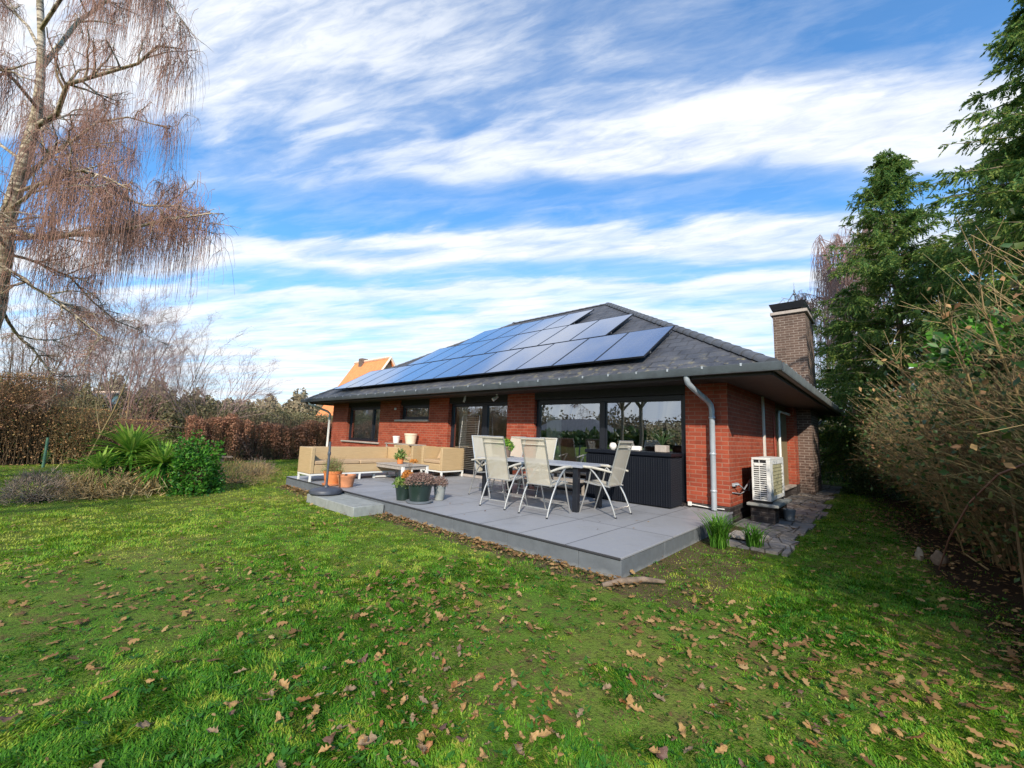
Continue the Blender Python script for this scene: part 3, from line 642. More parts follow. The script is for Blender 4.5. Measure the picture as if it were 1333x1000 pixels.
# ------------------------------------------------------------------ solar panels (things on the roof)
def panel():
    t = thing('solar_panel', (0, 0, 0), 'x', 'solar panel', 'solar panels on the roof', local=True)
    w, h, th = 1.195, 2.06, .04
    m = MB(); f = .016
    m.box(-w/2, w/2, 0, f, -th, 0); m.box(-w/2, w/2, h-f, h, -th, 0); m.box(-w/2, -w/2+f, f, h-f, -th, 0); m.box(w/2-f, w/2, f, h-f, -th, 0)
    m.box(-w/2+f, w/2-f, f, h-f, -th, -th+.004)
    m.build('frame', 'black', t, False)
    me = bpy.data.meshes.new('cells'); o = bpy.data.objects.new('cells', me); COL.objects.link(o)
    g = f+.001
    me.from_pydata([(-w/2+g, g, -.004), (w/2-g, g, -.004), (w/2-g, h-g, -.004), (-w/2+g, h-g, -.004)], [], [(0, 1, 2, 3)])
    uv = me.uv_layers.new(name='UVMap')
    for i, c in enumerate(((0, 0), (1, 0), (1, 1), (0, 1))): uv.data[i].uv = c
    me.materials.append(M['panel']); o.parent = t
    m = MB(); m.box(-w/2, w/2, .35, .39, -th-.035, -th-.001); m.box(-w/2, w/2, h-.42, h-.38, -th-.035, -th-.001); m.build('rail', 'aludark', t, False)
    return t
ANG = math.atan(SL); proto = panel(); first = True
rowname = ['lowest', 'middle', 'top']
for r, (y0, xr, n, yl) in enumerate(((-.53, -1.44, 12, 1.75), (1.27, -3.37, 8, 1.75), (3.05, -5.80, 5, 1.66))):
    for i in range(n):
        o = proto if first else copy_tree(proto); first = False
        o.location = (xr-1.21*(i+.5), y0, ZG+(y0+OV)*SL+.19-(.02 if False else 0)); o.rotation_euler = (ANG, 0, 0); o.scale = (1, yl/1.77, 1)
        o.scale = (1, yl/math.cos(ANG)/2.06, 1)
        ordn = ['first', 'second', 'third', 'fourth', 'fifth', 'sixth', 'seventh', 'eighth', 'ninth', 'tenth', 'eleventh', 'twelfth'][i]
        o['label'] = f'dark solar panel, {ordn} from the right in the {rowname[r]} row on the slate roof'
        if i in (2, 3) : o.location.z += rnd.uniform(-.004, .006)
# ------------------------------------------------------------------ terrace furniture
def chair(nm='garden_chair'):
    t = thing(nm, (0, 0, 0), 'x', 'garden chair', 'reclining sling chairs round the dining table', local=True)
    W = .295
    top, hinge, sf = (-.36, 1.26), (-.16, .49), (.30, .53)
    for s in (-1, 1):
        x = s*W
        m = MB(); m.tube([(x, -.33, .0), (x, -.285, .14), (x, -.20, .33), (x, -.08, .53), (x, .06, .69), (x, .15, .765)], [.0145, .015, .0155, .0155, .015, .015], 8); m.build('leg', 'alu', t, False)
        m = MB(); xf = s*(W-.03); m.tube([(xf, .37, 0), (xf, .27, .30), (xf, .19, .58), (xf, .15, .76)], .0135, 8); m.build('leg', 'alu', t, False)
        m = MB(); m.tube([(x+s*.012, -.27, .735), (x+s*.012, -.1, .765), (x+s*.012, .1, .79), (x+s*.012, .28, .795), (x+s*.012, .34, .78)], [.016, .021, .023, .022, .014], 8)
        ar = m.build('armrest', simple('grey_beige_armrest', (.50, .47, .40), .5), t, False)
        for o_ in (ar,): o_.scale = (1, 1, 1)
        m = MB(); m.tube([(x, -.33, .02), (x, -.332, .0)], .018, 8); m.build('foot_cap', 'black', t, False)
    m = MB()
    xs = W-.045
    for s in (-1, 1): m.tube([(s*xs, top[0]-.02, top[1]), (s*xs, -.29, .95), (s*xs, -.22, .70), (s*xs, hinge[0], hinge[1])], .013, 8)
    m.tube([(-xs, top[0]-.02, top[1]), (xs, top[0]-.02, top[1])], .013, 8); m.tube([(-xs, hinge[0], hinge[1]), (xs, hinge[0], hinge[1])], .012, 8); m.build('back_frame', 'alu', t, False)
    m = MB()
    for s in (-1, 1): m.tube([(s*xs, hinge[0]-.04, hinge[1]-.005), (s*xs, .05, .50), (s*xs, sf[0], sf[1])], .013, 8)
    m.tube([(-xs, sf[0], sf[1]), (xs, sf[0], sf[1])], .013, 8); m.build('seat_frame', 'alu', t, False)
    def sheet(prof, w, thick=.006):
        vs = []; K = len(prof)
        for (y, z) in prof:
            for k in range(5): u = -1+k/2; vs.append((u*w, y, z-.010*(1-u*u)))
        return vs, [(i*5+k, i*5+k+1, (i+1)*5+k+1, (i+1)*5+k) for i in range(K-1) for k in range(4)]
    m = MB(); vs, fs = sheet([(-.155, .50), (-.05, .497), (.06, .506), (.18, .526), (.28, .538), (.305, .53)], xs); m.add(vs, fs, True); m.build('seat', 'sling', t, False)
    vs = []; prof = [(-.165, .50), (-.20, .64), (-.245, .80), (-.29, .96), (-.335, 1.12), (-.375, 1.245)]
    for (y, z) in prof:
        for k in range(5): u = -1+k/2; vs.append((u*xs, y-.012*(1-u*u)+.012, z))
    m = MB(); m.add(vs, [(i*5+k, i*5+k+1, (i+1)*5+k+1, (i+1)*5+k) for i in range(5) for k in range(4)], True)
    m.tube([(-xs+.004, -.375, 1.245), (xs-.004, -.375, 1.245)], .021, 8); m.tube([(-xs+.004, -.358, 1.155), (xs-.004, -.358, 1.155)], .010, 6); m.build('backrest', 'sling', t, False)
    m = MB(); m.tube([(-W, -.29, .13), (W, -.29, .13)], .011, 8); m.build('stretcher', 'alu', t, False)
    m = MB(); m.tube([(-W+.03, .325, .14), (W-.03, .325, .14)], .010, 8); m.build('stretcher', 'alu', t, False)
    return t
c0 = chair(); first = True
for (x, y, rz, lab) in ((-2.12, -2.95, 0, 'sling chair turned away from the lawn, at the near right side of the dining table'),
                        (-3.07, -2.95, .05, 'sling chair turned away from the lawn, at the near left side of the dining table'),
                        (-1.46, -2.06, PI/2+.03, 'sling chair at the right end of the dining table, before the black storage box'),
                        (-4.16, -2.25, -PI/2-.12, 'sling chair at the left end of the dining table, beside the wicker armchair'),
                        (-3.64, -1.26, PI, 'sling chair at the far side of the dining table, before the wide window'),
                        (-4.58, -1.26, PI-.05, 'sling chair behind the potted plant on the far side of the dining table')):
    o = c0 if first else copy_tree(c0); first = False
    o.location = (x, y, .001); o.rotation_euler = (0, 0, rz); o['label'] = lab
# dining table
tb = thing('dining_table', (-3.0, -2.0, 0), 'long grey topped dining table with black square legs on the terrace', 'table')
m = MB()
for k in range(8): x0 = -4.32+k*.325; m.bbox(x0, x0+.320, -2.44, -1.56, .775, .81, .004)
m.bbox(-4.34, -1.70, -2.475, -2.443, .772, .811, .004); m.bbox(-4.34, -1.70, -1.557, -1.525, .772, .811, .004); m.build('tabletop', 'tabletop', tb)
m = MB(); m.box(-4.2, -1.84, -2.40, -2.36, .68, .77); m.box(-4.2, -1.84, -1.64, -1.60, .68, .77); m.box(-4.2, -4.16, -2.36, -1.64, .68, .77); m.box(-1.88, -1.84, -2.36, -1.64, .68, .77); m.build('apron', 'black', tb)
for x in (-4.22, -1.92):
    for y in (-2.43, -1.66): m = MB(); m.bbox(x, x+.10, y, y+.10, 0, .772, .006); m.build('leg', 'black', tb)
# low slatted bench seen between the table legs
bn = thing('slatted_bench', (-3.6, -.62, 0), 'low grey slatted bench between the dining table and the wide window', 'bench')
m = MB()
for k in range(3): y = -.86+k*.16; m.bbox(-4.7, -2.82, y, y+.14, .30, .335, .005)
m.build('seat', 'bluestone', bn)
m = MB(); m.bbox(-4.68, -2.84, -.85, -.825, .19, .27, .004); m.build('front_slat', 'bluestone', bn)
for x in (-4.62, -2.96):
    for y in (-.82, -.50): m = MB(); m.bbox(x, x+.07, y, y+.07, 0, .299, .005); m.build('leg', 'bluestone', bn)
# black wicker storage box
sb = thing('storage_box', (-2.0, -.35, 0), 'large black wicker storage box with flat lid under the window', 'storage box')
m = MB(); m.bbox(-2.76, -.88, -.64, -.04, .015, .97, .02)
for k in range(38): x = -2.74+k*.0495; m.tube([(x, -.645, .03), (x, -.645, .95)], .012, 6, False)
for k in range(12): y = -.62+k*.05; m.tube([(-.876, y, .03), (-.876, y, .95)], .012, 6, False)
m.build('body', 'wickerblack', sb)
m = MB(); m.bbox(-2.79, -.85, -.67, -.015, .975, 1.055, .025); m.build('lid', 'wickerblack', sb)
# sofa
so = thing('wicker_sofa', (-8.6, -3.1, 0), 'long honey coloured wicker sofa seen from its arm end at the terrace edge', 'sofa')
X0, X1, Y0, Y1, ZT = -8.98, -8.22, -4.38, -1.80, .83
m = MB(); m.bbox(X0, X0+.14, Y0+.11, Y1-.11, .19, ZT-.003, .015); m.build('backrest', 'wicker', so)
for (a, b) in ((Y0, Y0+.10), (Y1-.10, Y1)): m = MB(); m.bbox(X0, X1, a, b, .19, ZT, .015); m.build('armrest', 'wicker', so)
m = MB(); m.bbox(X0+.14, X1-.01, Y0+.105, Y1-.105, .19, .40, .015); m.build('seat', 'wicker', so)
m = MB(); m.bbox(X0+.15, X1-.015, Y0+.11, (Y0+Y1)/2-.005, .402, .50, .03); m.build('seat_cushion', 'cushion', so)
m = MB(); m.bbox(X0+.15, X1-.015, (Y0+Y1)/2+.005, Y1-.11, .402, .50, .03); m.build('seat_cushion', 'cushion', so)
m = MB(); m.box(X0+.01, X1-.005, Y0+.005, Y0+.045, .15, .188); m.box(X0+.01, X1-.005, Y1-.045, Y1-.005, .15, .188); m.box(X1-.045, X1-.005, Y0+.045, Y1-.045, .15, .188); m.box(X0+.01, X0+.05, Y0+.045, Y1-.045, .15, .188); m.build('frame', 'white', so)
for x in (X0+.02, X1-.05):
    for y in (Y0+.005, (Y0+Y1)/2, Y1-.05): m = MB(); m.bbox(x, x+.045, y, y+.045, 0, .15, .004); m.build('leg', 'white', so)
def armchair(x0, x1, y0, y1, lab):
    a = thing('wicker_armchair', ((x0+x1)/2, (y0+y1)/2, 0), lab, 'armchair', 'pair of wicker armchairs')
    z1 = .85
    m = MB(); m.bbox(x0+.11, x1-.11, y1-.14, y1, .19, z1-.003, .015); m.build('backrest', 'wicker', a)
    for (p, q) in ((x0, x0+.10), (x1-.10, x1)): m = MB(); m.bbox(p, q, y0, y1, .19, z1, .015); m.build('armrest', 'wicker', a)
    m = MB(); m.bbox(x0+.105, x1-.105, y0+.01, y1-.145, .19, .38, .015); m.build('seat', 'wicker', a)
    m = MB(); m.bbox(x0+.11, x1-.11, y0+.02, y1-.15, .382, .49, .03); m.build('seat_cushion', 'cushion', a)
    m = MB(); v = [(x0+.16, y1-.36, .50), (x1-.16, y1-.36, .50), (x1-.16, y1-.20, .80), (x0+.16, y1-.20, .80)]; 
    m.add(v+[(p[0], p[1]+.10, p[2]) for p in v], [(0, 1, 2, 3), (7, 6, 5, 4), (0, 4, 5, 1), (1, 5, 6, 2), (2, 6, 7, 3), (3, 7, 4, 0)]); m.build('back_cushion', 'cushion', a)
    m = MB(); m.box(x0+.005, x1-.005, y0+.005, y0+.045, .15, .188); m.box(x0+.005, x1-.005, y1-.045, y1-.005, .15, .188); m.box(x0+.005, x0+.045, y0+.045, y1-.045, .15, .188); m.box(x1-.045, x1-.005, y0+.045, y1-.045, .15, .188); m.build('frame', 'white', a)
    for x in (x0+.005, x1-.055):
        for y in (y0+.005, y1-.055): m = MB(); m.bbox(x, x+.05, y, y+.05, 0, .15, .004); m.build('leg', 'white', a)
armchair(-8.46, -7.42, -.98, -.12, 'wicker armchair nearest the glazed door, its outer side towards the dining table')
armchair(-9.95, -8.85, -1.02, -.12, 'wicker armchair half hidden behind the coffee table plant pot')
# coffee table
ct = thing('coffee_table', (-7.7, -2.2, 0), 'low weathered grey slatted coffee table between sofa and armchairs', 'coffee table')
x0, x1, y0, y1 = -8.42, -6.92, -2.62, -1.80
m = MB()
for k in range(9): a = y0+k*(y1-y0)/9; m.bbox(x0, x1, a+.004, a+(y1-y0)/9-.004, .40, .425, .004)
m.build('tabletop', 'bluestone', ct)
m = MB(); m.box(x0+.03, x1-.03, y0+.02, y0+.045, .32, .398); m.box(x0+.03, x1-.03, y1-.045, y1-.02, .32, .398); m.box(x0+.03, x0+.055, y0+.045, y1-.045, .32, .398); m.box(x1-.055, x1-.03, y0+.045, y1-.045, .32, .398); m.build('apron', 'bluestone', ct)
for x in (x0+.01, x1-.08):
    for y in (y0+.005, y1-.075): m = MB(); m.bbox(x, x+.07, y, y+.07, 0, .399, .005); m.build('leg', 'white', ct)
m = MB(); m.box(x0+.08, x0+.13, y0+.075, y1-.075, .02, .06); m.build('foot_rail', 'white', ct)
# plant stand against the wall and its pots
ps = thing('plant_table', (-10.35, -.35, 0), 'narrow grey topped side table standing against the brick wall', 'side table')
m = MB(); m.bbox(-11.35, -9.40, -.52, -.10, .835, .875, .006); m.build('tabletop', 'bluestone', ps)
for x in (-11.3, -9.5):
    for y in (-.5, -.17): m = MB(); m.bbox(x, x+.05, y, y+.05, 0, .833, .005); m.build('leg', 'bluestone', ps)
def pot(name, x, y, z, r, h, mat, label, cat='plant pot', group=None, rim=True, soil=True):
    t = thing(name, (x, y, z), label, cat, group)
    rb = r*.74; prof = [(rb*.9, z), (rb, z+.005), (r*.95, z+h*.82), (r*1.0, z+h*.83) if rim else (r*.96, z+h*.83), (r*1.02 if rim else r, z+h), (r*.92, z+h), (r*.88, z+h*.86), (.01, z+h*.85)]
    m = MB(); m.lathe(prof, x, y, 28); m.build('pot', mat, t)
    if soil: m = MB(); m.lathe([(r*.87, z+h*.862), (r*.5, z+h*.90), (.005, z+h*.91)], x, y, 18); m.build('soil', 'soil', t)
    return t
pot('flower_pot', -10.95, -.3, .877, .135, .25, 'potwhite', 'small white empty pot on the side table by the wall', soil=False)
pot('flower_pot', -10.05, -.3, .877, .225, .36, 'potcream', 'large cream pot on the side table by the wall', soil=False)
def bunch(parent, name, x, y, z, r, h, n, L, W, mat, flat=.6):
    c = rdir(n, -.1, 1)*R.uniform(.25, 1, n)[:, None]**.5; C = np.stack([x+c[:, 0]*r, y+c[:, 1]*r, z+c[:, 2]*h], 1)
    A, B = rand_leaves(C, L, W, -.3); return leafcloud(name, C, A, B, mat, parent)
def stalks(parent, name, x, y, z, r, h, n, rad, mat, spread=1.0, K=5):
    b = R.randn(n, 2)*r*.35; d = rdir(n, .3, 1); t = np.linspace(0, 1, K)[None, :, None]; hh = h*R.uniform(.5, 1, n)[:, None, None]
    base = np.stack([x+b[:, 0], y+b[:, 1], np.full(n, z)], 1)[:, None, :]
    dv = d[:, None, :]*np.array([spread*.6, spread*.6, 0.])+np.array([0, 0, 1.]); P = base+dv*t*hh+R.randn(n, K, 3)*.006*t
    s = Strands(); s.add(P, np.linspace(rad, rad*.4, K)[None]); return s.build(name, mat, parent)
p = pot('potted_plant', -7.42, -4.18, 0, .205, .33, 'terracotta', 'bright orange terracotta pot with saucer and wispy herb near the terrace edge', 'potted plant')
m = MB(); m.lathe([(.16, .0), (.21, .012), (.225, .045), (.2, .045)], -7.42, -4.18, 24); m.build('saucer', 'terracotta2', p)
stalks(p, 'stems', -7.42, -4.18, .27, .16, .42, 160, .003, 'tanstem'); bunch(p, 'foliage', -7.42, -4.18, .33, .27, .30, 700, .035, .007, 'potgreen')
p = pot('flower_pot', -6.98, -4.06, 0, .20, .27, 'terracotta2', 'weathered terracotta pot, nearly empty, beside the bright orange one')
p = pot('potted_plant', -4.26, -3.98, 0, .235, .40, 'potdark', 'big dark green pot of faded heather on a grey saucer', 'potted plant')
m = MB(); m.lathe([(.19, 0), (.235, .01), (.25, .04), (.23, .04)], -4.26, -3.98, 24); m.build('saucer', 'potgrey', p)
bunch(p, 'foliage', -4.26, -3.98, .36, .29, .18, 2600, .045, .008, 'heather'); stalks(p, 'stems', -4.26, -3.98, .33, .22, .22, 200, .0025, 'dryflower')
p = pot('potted_plant', -4.70, -4.04, 0, .165, .29, 'potdark', 'smaller dark pot with bronze chrysanthemums and green leaves', 'potted plant')
bunch(p, 'foliage', -4.70, -4.04, .27, .2, .18, 700, .06, .014, 'potgreen'); bunch(p, 'flower', -4.60, -4.04, .44, .12, .12, 800, .03, .012, 'mum'); bunch(p, 'flower', -4.55, -3.95, .72, .08, .05, 260, .03, .012, 'mum'); stalks(p, 'stems', -4.62, -4.0, .28, .1, .48, 22, .004, 'brownstem', .3)
p = pot('potted_plant', -4.28, -3.5, 0, .12, .29, 'concrete', 'small grey pot of heather behind the big dark green pot', 'potted plant')
bunch(p, 'foliage', -4.28, -3.5, .28, .17, .18, 900, .04, .009, 'heather')
p = pot('potted_plant', -7.62, -2.25, .427, .10, .16, 'terracotta', 'small orange pot with leafy plant on the coffee table', 'potted plant')
bunch(p, 'foliage', -7.62, -2.25, .58, .14, .24, 260, .075, .02, 'potgreen')
p = pot('potted_plant', -4.02, -1.95, .812, .15, .24, 'potbrown', 'brown pot with bright green shoots on the dining table', 'potted plant')
bunch(p, 'foliage', -4.02, -1.95, 1.03, .17, .17, 700, .07, .014, 'yucca')
# things on the storage box
p = thing('potted_plant', (-1.15, -.33, 1.057), 'dried palm in a square pale pot on the storage box', 'potted plant')
m = MB(); m.bbox(-1.28, -1.04, -.42, -.24, 1.057, 1.20, .01); m.build('pot', 'stone_sill', p)
m = MB()
for k in range(11):
    a = -1.25+k*.25; 
    m.tube([(-1.16, -.33, 1.19), (-1.16+math.sin(a)*.10, -.33+rnd.uniform(-.06, .06), 1.32), (-1.16+math.sin(a)*.27, -.33+rnd.uniform(-.09, .09), 1.36+.10*math.cos(a))], [.012, .02, .006], 5)
m.build('foliage', 'fern', p)
p = thing('planter', (-1.78, -.3, 1.057), 'white rectangular planter on the storage box behind the end chair', 'planter'); m = MB(); m.bbox(-1.92, -1.62, -.36, -.24, 1.057, 1.16, .02); m.build('box', 'potwhite', p)
m = MB(); m.lathe([(.04, 1.057), (.075, 1.10), (.08, 1.15), (.06, 1.20), (.02, 1.215)], -2.28, -.3, 18); tag(m.build('candle_jar', 'potwhite'), 'small round white jar on the left part of the storage box', 'jar')
# clothes airer leaning by the door
m = MB(); xa, xb = -7.62, -6.84
def L(x, z): return (x, -.25+.17*z/1.9, z)
rk = thing('drying_rack', (-7.2, -.3, .08), 'folded white clothes drying rack leaning against the glazed door', 'drying rack')
m.tube([L(xa, .085), L(xa, 1.80), L(xa+.03, 1.88), L(xa+.1, 1.9), L(xb-.1, 1.9), L(xb-.03, 1.88), L(xb, 1.80), L(xb, .085)], .011, 8); m.build('frame', 'alu', rk)
m = MB()
for k in range(30): z = .25+k*.053; m.tube([L(xa, z), L(xb, z)], .0045, 5)
m.build('wire', 'alu', rk)
# parasol base
ub = thing('umbrella_stand', (-5.62, -4.66, -.06), 'round dark parasol base with short empty pole on the step', 'parasol base')
ux, uy = -6.55, -4.70
ub.location = (ux, uy, -.055); ORG[ub.name] = (ux, uy, -.055)
m = MB(); m.lathe([(.30, -.052), (.325, -.03), (.325, .02), (.30, .05), (.20, .075), (.06, .085), (.045, .12)], ux, uy, 36); m.build('base', 'umbbase', ub)
m = MB(); m.tube([(ux, uy, .085), (ux, uy, .75), (ux, uy, 1.03)], [.026, .024, .024], 12); m.lathe([(.03, .74), (.034, .76), (.034, .8), (.03, .82)], ux, uy, 12); m.build('pole', 'umbpole', ub)
# step
st = thing('stone_step', (-5.7, -4.66, G0), 'long grey concrete step before the terrace edge', 'step')
m = MB()
for a, b in ((-6.80, -5.85), (-5.845, -4.80)): m.bbox(a, b, -4.98, -4.375, G0-.05, -.06, .012)
m.build('block', 'concrete', st)
# outdoor unit
ac = thing('heat_pump_unit', (.4, 1.2, .2), 'off-white heat pump outdoor unit on a low brick base beside the house', 'heat pump')
AX0, AX1, AY0, AY1, AZ0, AZ1 = .24, .56, .60, 1.98, .21, 1.03
m = MB(); m.box(AX0+.03, AX1-.03, AY0+.03, AY1-.03, AZ0+.01, AZ1-.02); m.build('core', 'dark', ac)
m = MB(); m.bbox(AX0, AX1, AY0, AY1, AZ1-.045, AZ1, .008); m.bbox(AX0, AX1, AY0, AY1, AZ0, AZ0+.03, .006)
m.bbox(AX0, AX0+.035, AY0, AY0+.04, AZ0+.03, AZ1-.045, .004); m.bbox(AX1-.07, AX1, AY0, AY0+.12, AZ0+.03, AZ1-.045, .006)
m.bbox(AX1-.03, AX1, AY0+.12, AY0+.24, AZ0+.03, AZ1-.045, .004); m.bbox(AX1-.03, AX1, AY1-.10, AY1, AZ0+.03, AZ1-.045, .004); m.bbox(AX1-.03, AX1, AY0+.24, AY1-.10, AZ1-.13, AZ1-.045, .004)
m.bbox(AX0, AX1-.03, AY1-.03, AY1, AZ0+.03, AZ1-.045, .004); m.bbox(AX1-.03, AX1, AY0+.24, AY1-.1, AZ0+.03, AZ0+.08, .004)
m.build('casing', 'acwhite', ac)
m = MB(); n = 17
for k in range(n): z = AZ0+.05+k*(AZ1-AZ0-.13)/n; m.box(AX0+.035, AX1-.07, AY0+.004, AY0+.02, z, z+.019)
m.box((AX0+AX1)/2-.03, (AX0+AX1)/2-.018, AY0+.002, AY0+.022, AZ0+.03, AZ1-.05)
m.build('side_grille', 'acwhite', ac)
m = MB(); m.bbox(AX0+.05, AX1-.12, AY0-.006, AY0+.004, AZ1-.16, AZ1-.12, .003); m.build('badge', 'white', ac)
m = MB()
for k in range(16): y = AY0+.27+k*(AY1-AY0-.42)/16; m.box(AX1-.018, AX1-.010, y, y+.012, AZ0+.08, AZ1-.13)
for k in range(9): z = AZ0+.13+k*.07; m.box(AX1-.010, AX1-.004, AY0+.25, AY1-.12, z, z+.010)
m.build('fan_grille', simple('olive_grille', (.30, .29, .18), .6), ac)
pb = thing('unit_stand', (.4, .9, G0), 'low pillar of dark bricks carrying the heat pump unit', 'stand')
m = MB(); m.box(.20, .60, .62, 1.0, G0-.05, .10); m.build('pillar', 'plinth', pb)
m = MB(); m.box(.20, .60, 1.55, 1.9, G0-.05, .10); m.build('pillar', 'plinth', pb)
m = MB(); m.bbox(.14, .68, .54, 2.0, .102, .16, .012); m.build('slab', 'concrete', pb)
for yy in (.66, 1.8): m = MB(); m.box(.24, .56, yy, yy+.06, .162, .208); m.build('rail', 'black', pb)
p = pot('bucket', .72, 1.35, G0+.03, .11, .22, 'potgrey', 'small grey bucket on the path beside the heat pump', 'bucket', soil=False)
m = MB(); m.bbox(.28, .78, -1.35, -.85, G0+.045, G0+.085, .008); tag(m.build('paving_slab', 'bluestone'), 'loose blue-grey paving slab lying at the near end of the path', 'slab')
def rock(name, x, y, z, s, mat, label, cat='rock', rz=0.):
    v = rdir(60)*np.array(s); m = MB()
    me = bpy.data.meshes.new(name); import bmesh
    bm = bmesh.new(); bmesh.ops.create_icosphere(bm, subdivisions=3, radius=1)
    for q in bm.verts:
        k = 1+.16*math.sin(q.co.x*3+q.co.y*2+x)+.12*math.sin(q.co.z*4+q.co.x*5); q.co = Vector((q.co.x*s[0]*k, q.co.y*s[1]*k, q.co.z*s[2]*k))
    bm.to_mesh(me); bm.free(); o = bpy.data.objects.new(name, me); COL.objects.link(o); o.location = (x, y, z); o.rotation_euler = (0, .1, rz); me.materials.append(M[mat]); me.polygons.foreach_set('use_smooth', [True]*len(me.polygons))
    return tag(o, label, cat)
m = MB(); m.tube([(-.02, -4.70, G0+.02), (.10, -4.52, G0+.05), (.25, -4.30, G0+.055), (.42, -4.16, G0+.04)], [.022, .034, .030, .018], 9); tag(m.build('log', 'log'), 'short weathered log lying at the terrace corner', 'log')
rock('rock', 2.50, -.40, G0+.06, (.035, .06, .10), 'palestone', 'pale upright stone in the shade under the bare hedge', rz=.4)
rock('rock', 2.70, -.52, G0+.07, (.09, .06, .10), 'log', 'brownish boulder beside the pale stone under the bare hedge')
m = MB(); m.tube([(-17.6, -8.75, G0), (-17.6, -8.75, .72)], .035, 8); tag(m.build('post', 'post'), 'green post standing before the brown thicket', 'post')
m = MB(); m.bbox(-11.2, -11.0, -6.75, -5.3, .42, .47, .01); m.box(-11.15, -11.05, -6.6, -6.5, G0, .42); m.box(-11.15, -11.05, -5.6, -5.5, G0, .42); tag(m.build('garden_bench', 'log'), 'low pale plank bench behind the yucca', 'bench')
# ------------------------------------------------------------------ vegetation
def iris(x, y, label, n, h):
    t = np.linspace(0, 1, 6)[None, :, None]; b = R.randn(n, 2)*.05; d = rdir(n, .2, 1); L_ = (h*R.uniform(.6, 1.1, n))[:, None, None]
    base = np.stack([x+b[:, 0], y+b[:, 1], np.full(n, G0)], 1)[:, None, :]
    P = base+np.array([0, 0, 1.])*t*L_+d[:, None, :]*np.array([1, 1, 0])*(t**2)*L_*.65-np.array([0, 0, 1.])*(t**3)*L_*.22
    W = np.cross(np.array([0, 0, 1.]), unit(d*np.array([1, 1, 0])))[:, None, :]*(np.array([.006, .009, .009, .008, .005, .001])[None, :, None])
    V = np.stack([P-W, P+W], 2).reshape(-1, 3); i = np.arange(n)[:, None, None]*12+np.arange(5)[None, :, None]*2
    Q = (i+np.array([0, 1, 3, 2])).reshape(-1, 4)
    return tag(npmesh('iris_clump', V, [Q], 'yucca', None, np.repeat(R.rand(n)*.5, 12)), label, 'plant')
iris(.33, -1.95, 'tall clump of narrow green blades beside the terrace corner', 190, .58)
iris(.72, -1.62, 'smaller clump of green blades at the near end of the path', 90, .42)
def yucca(x, y, z, r, n, label, trunk=.3):
    tt = thing('yucca', (x, y, G0), label, 'yucca', 'yucca rosettes left of the terrace')
    K = 6; t = np.linspace(0, 1, K)[None, :, None]; d = rdir(n, -.45, .98); L_ = (r*R.uniform(.75, 1.1, n))[:, None, None]
    base = np.array([x, y, z])[None, None]+d[:, None, :]*.05
    P = base+d[:, None, :]*t*L_-np.array([0, 0, 1.])*(t**2.5)*L_*.22
    side = unit(np.cross(d, np.array([0, 0, 1.])))[:, None, :]*np.array([.018, .026, .028, .024, .015, .001])[None, :, None]
    nrm = unit(np.cross(side, d[:, None, :]))*-.010
    V = np.stack([P-side, P+nrm, P+side], 2).reshape(-1, 3); i = np.arange(n)[:, None, None]*K*3+np.arange(K-1)[None, :, None]*3
    Q = np.concatenate([(i+np.array([0, 1, 4, 3])).reshape(-1, 4), (i+np.array([1, 2, 5, 4])).reshape(-1, 4)])
    npmesh('leaves', V, [Q], 'yucca', tt, np.repeat(np.clip(R.rand(n)*.5+d[:, 2]*.4+.28, 0, 1), K*3))
    n2 = 600; C = np.array([x, y, 0])+np.stack([R.randn(n2)*r*.38, R.randn(n2)*r*.38, R.uniform(G0, z*.8, n2)], 1)
    A = np.stack([R.randn(n2)*.2, R.randn(n2)*.2, -R.uniform(.15, .4, n2)], 1); B = unit(np.cross(A, rdir(n2)))*.014; leafcloud('dead_leaves', C, A, B, 'straw', tt)
    m = MB(); m.tube([(x, y, G0-.05), (x+.02, y, z)], [.08, .07], 8); m.build('trunk', 'bark', tt); return tt
yucca(-10.35, -7.45, .62, .84, 260, 'tall yucca with bright spiky leaves behind the bent bare sapling')
yucca(-9.85, -6.95, .40, .66, 170, 'lower yucca beside the leafy green bush')
yucca(-9.95, -7.95, .28, .60, 130, 'drooping yucca nearest the lavender, leaves hanging to the lawn')
def bush(name, x, y, rx, ry, h, n, L_, W, mat, label, cat, parent_stem='brownstem', z0=G0, droop=0., stems=70):
    tt = thing(name, (x, y, z0), label, cat)
    d = rdir(n, -.15, 1); rad = R.uniform(.55, 1.0, n)**.6; lump = 1+.24*np.sin(d[:, 0]*5+x)*np.cos(d[:, 1]*6+y)+.13*np.sin(d[:, 2]*9+d[:, 0]*4)+.10*(R.rand(n) > .93)*R.rand(n)*3
    C = np.array([x, y, z0+.1])+d*np.array([rx, ry, h])*(rad*lump)[:, None]; C[:, 2] = np.maximum(C[:, 2], z0+.03)
    A, B = rand_leaves(C, L_, W, droop); A = unit(A+d*.6*L_)*np.linalg.norm(A, axis=1, keepdims=True); leafcloud('foliage', C, A, B, mat, tt)
    if stems: 
        t = np.linspace(0, 1, 6)[None, :, None]; dd = rdir(stems, .1, 1); P = np.array([x, y, z0])+dd[:, None, :]*np.array([rx, ry, h])*t*R.uniform(.6, 1, stems)[:, None, None]+R.randn(stems, 6, 3)*.02
        s = Strands(); s.add(P, np.linspace(.012, .003, 6)[None]); s.build('stems', parent_stem, tt)
    return tt
bush('laurel_bush', -9.45, -6.42, .56, .54, 1.0, 4200, .085, .026, 'laurel', 'rounded glossy green bush at the right end of the planting', 'bush')
bush('lavender_bush', -9.5, -8.75, .62, .5, .40, 2600, .10, .006, 'lavender', 'grey dry lavender clump at the left edge of the lawn', 'bush', 'twig', droop=-.8)
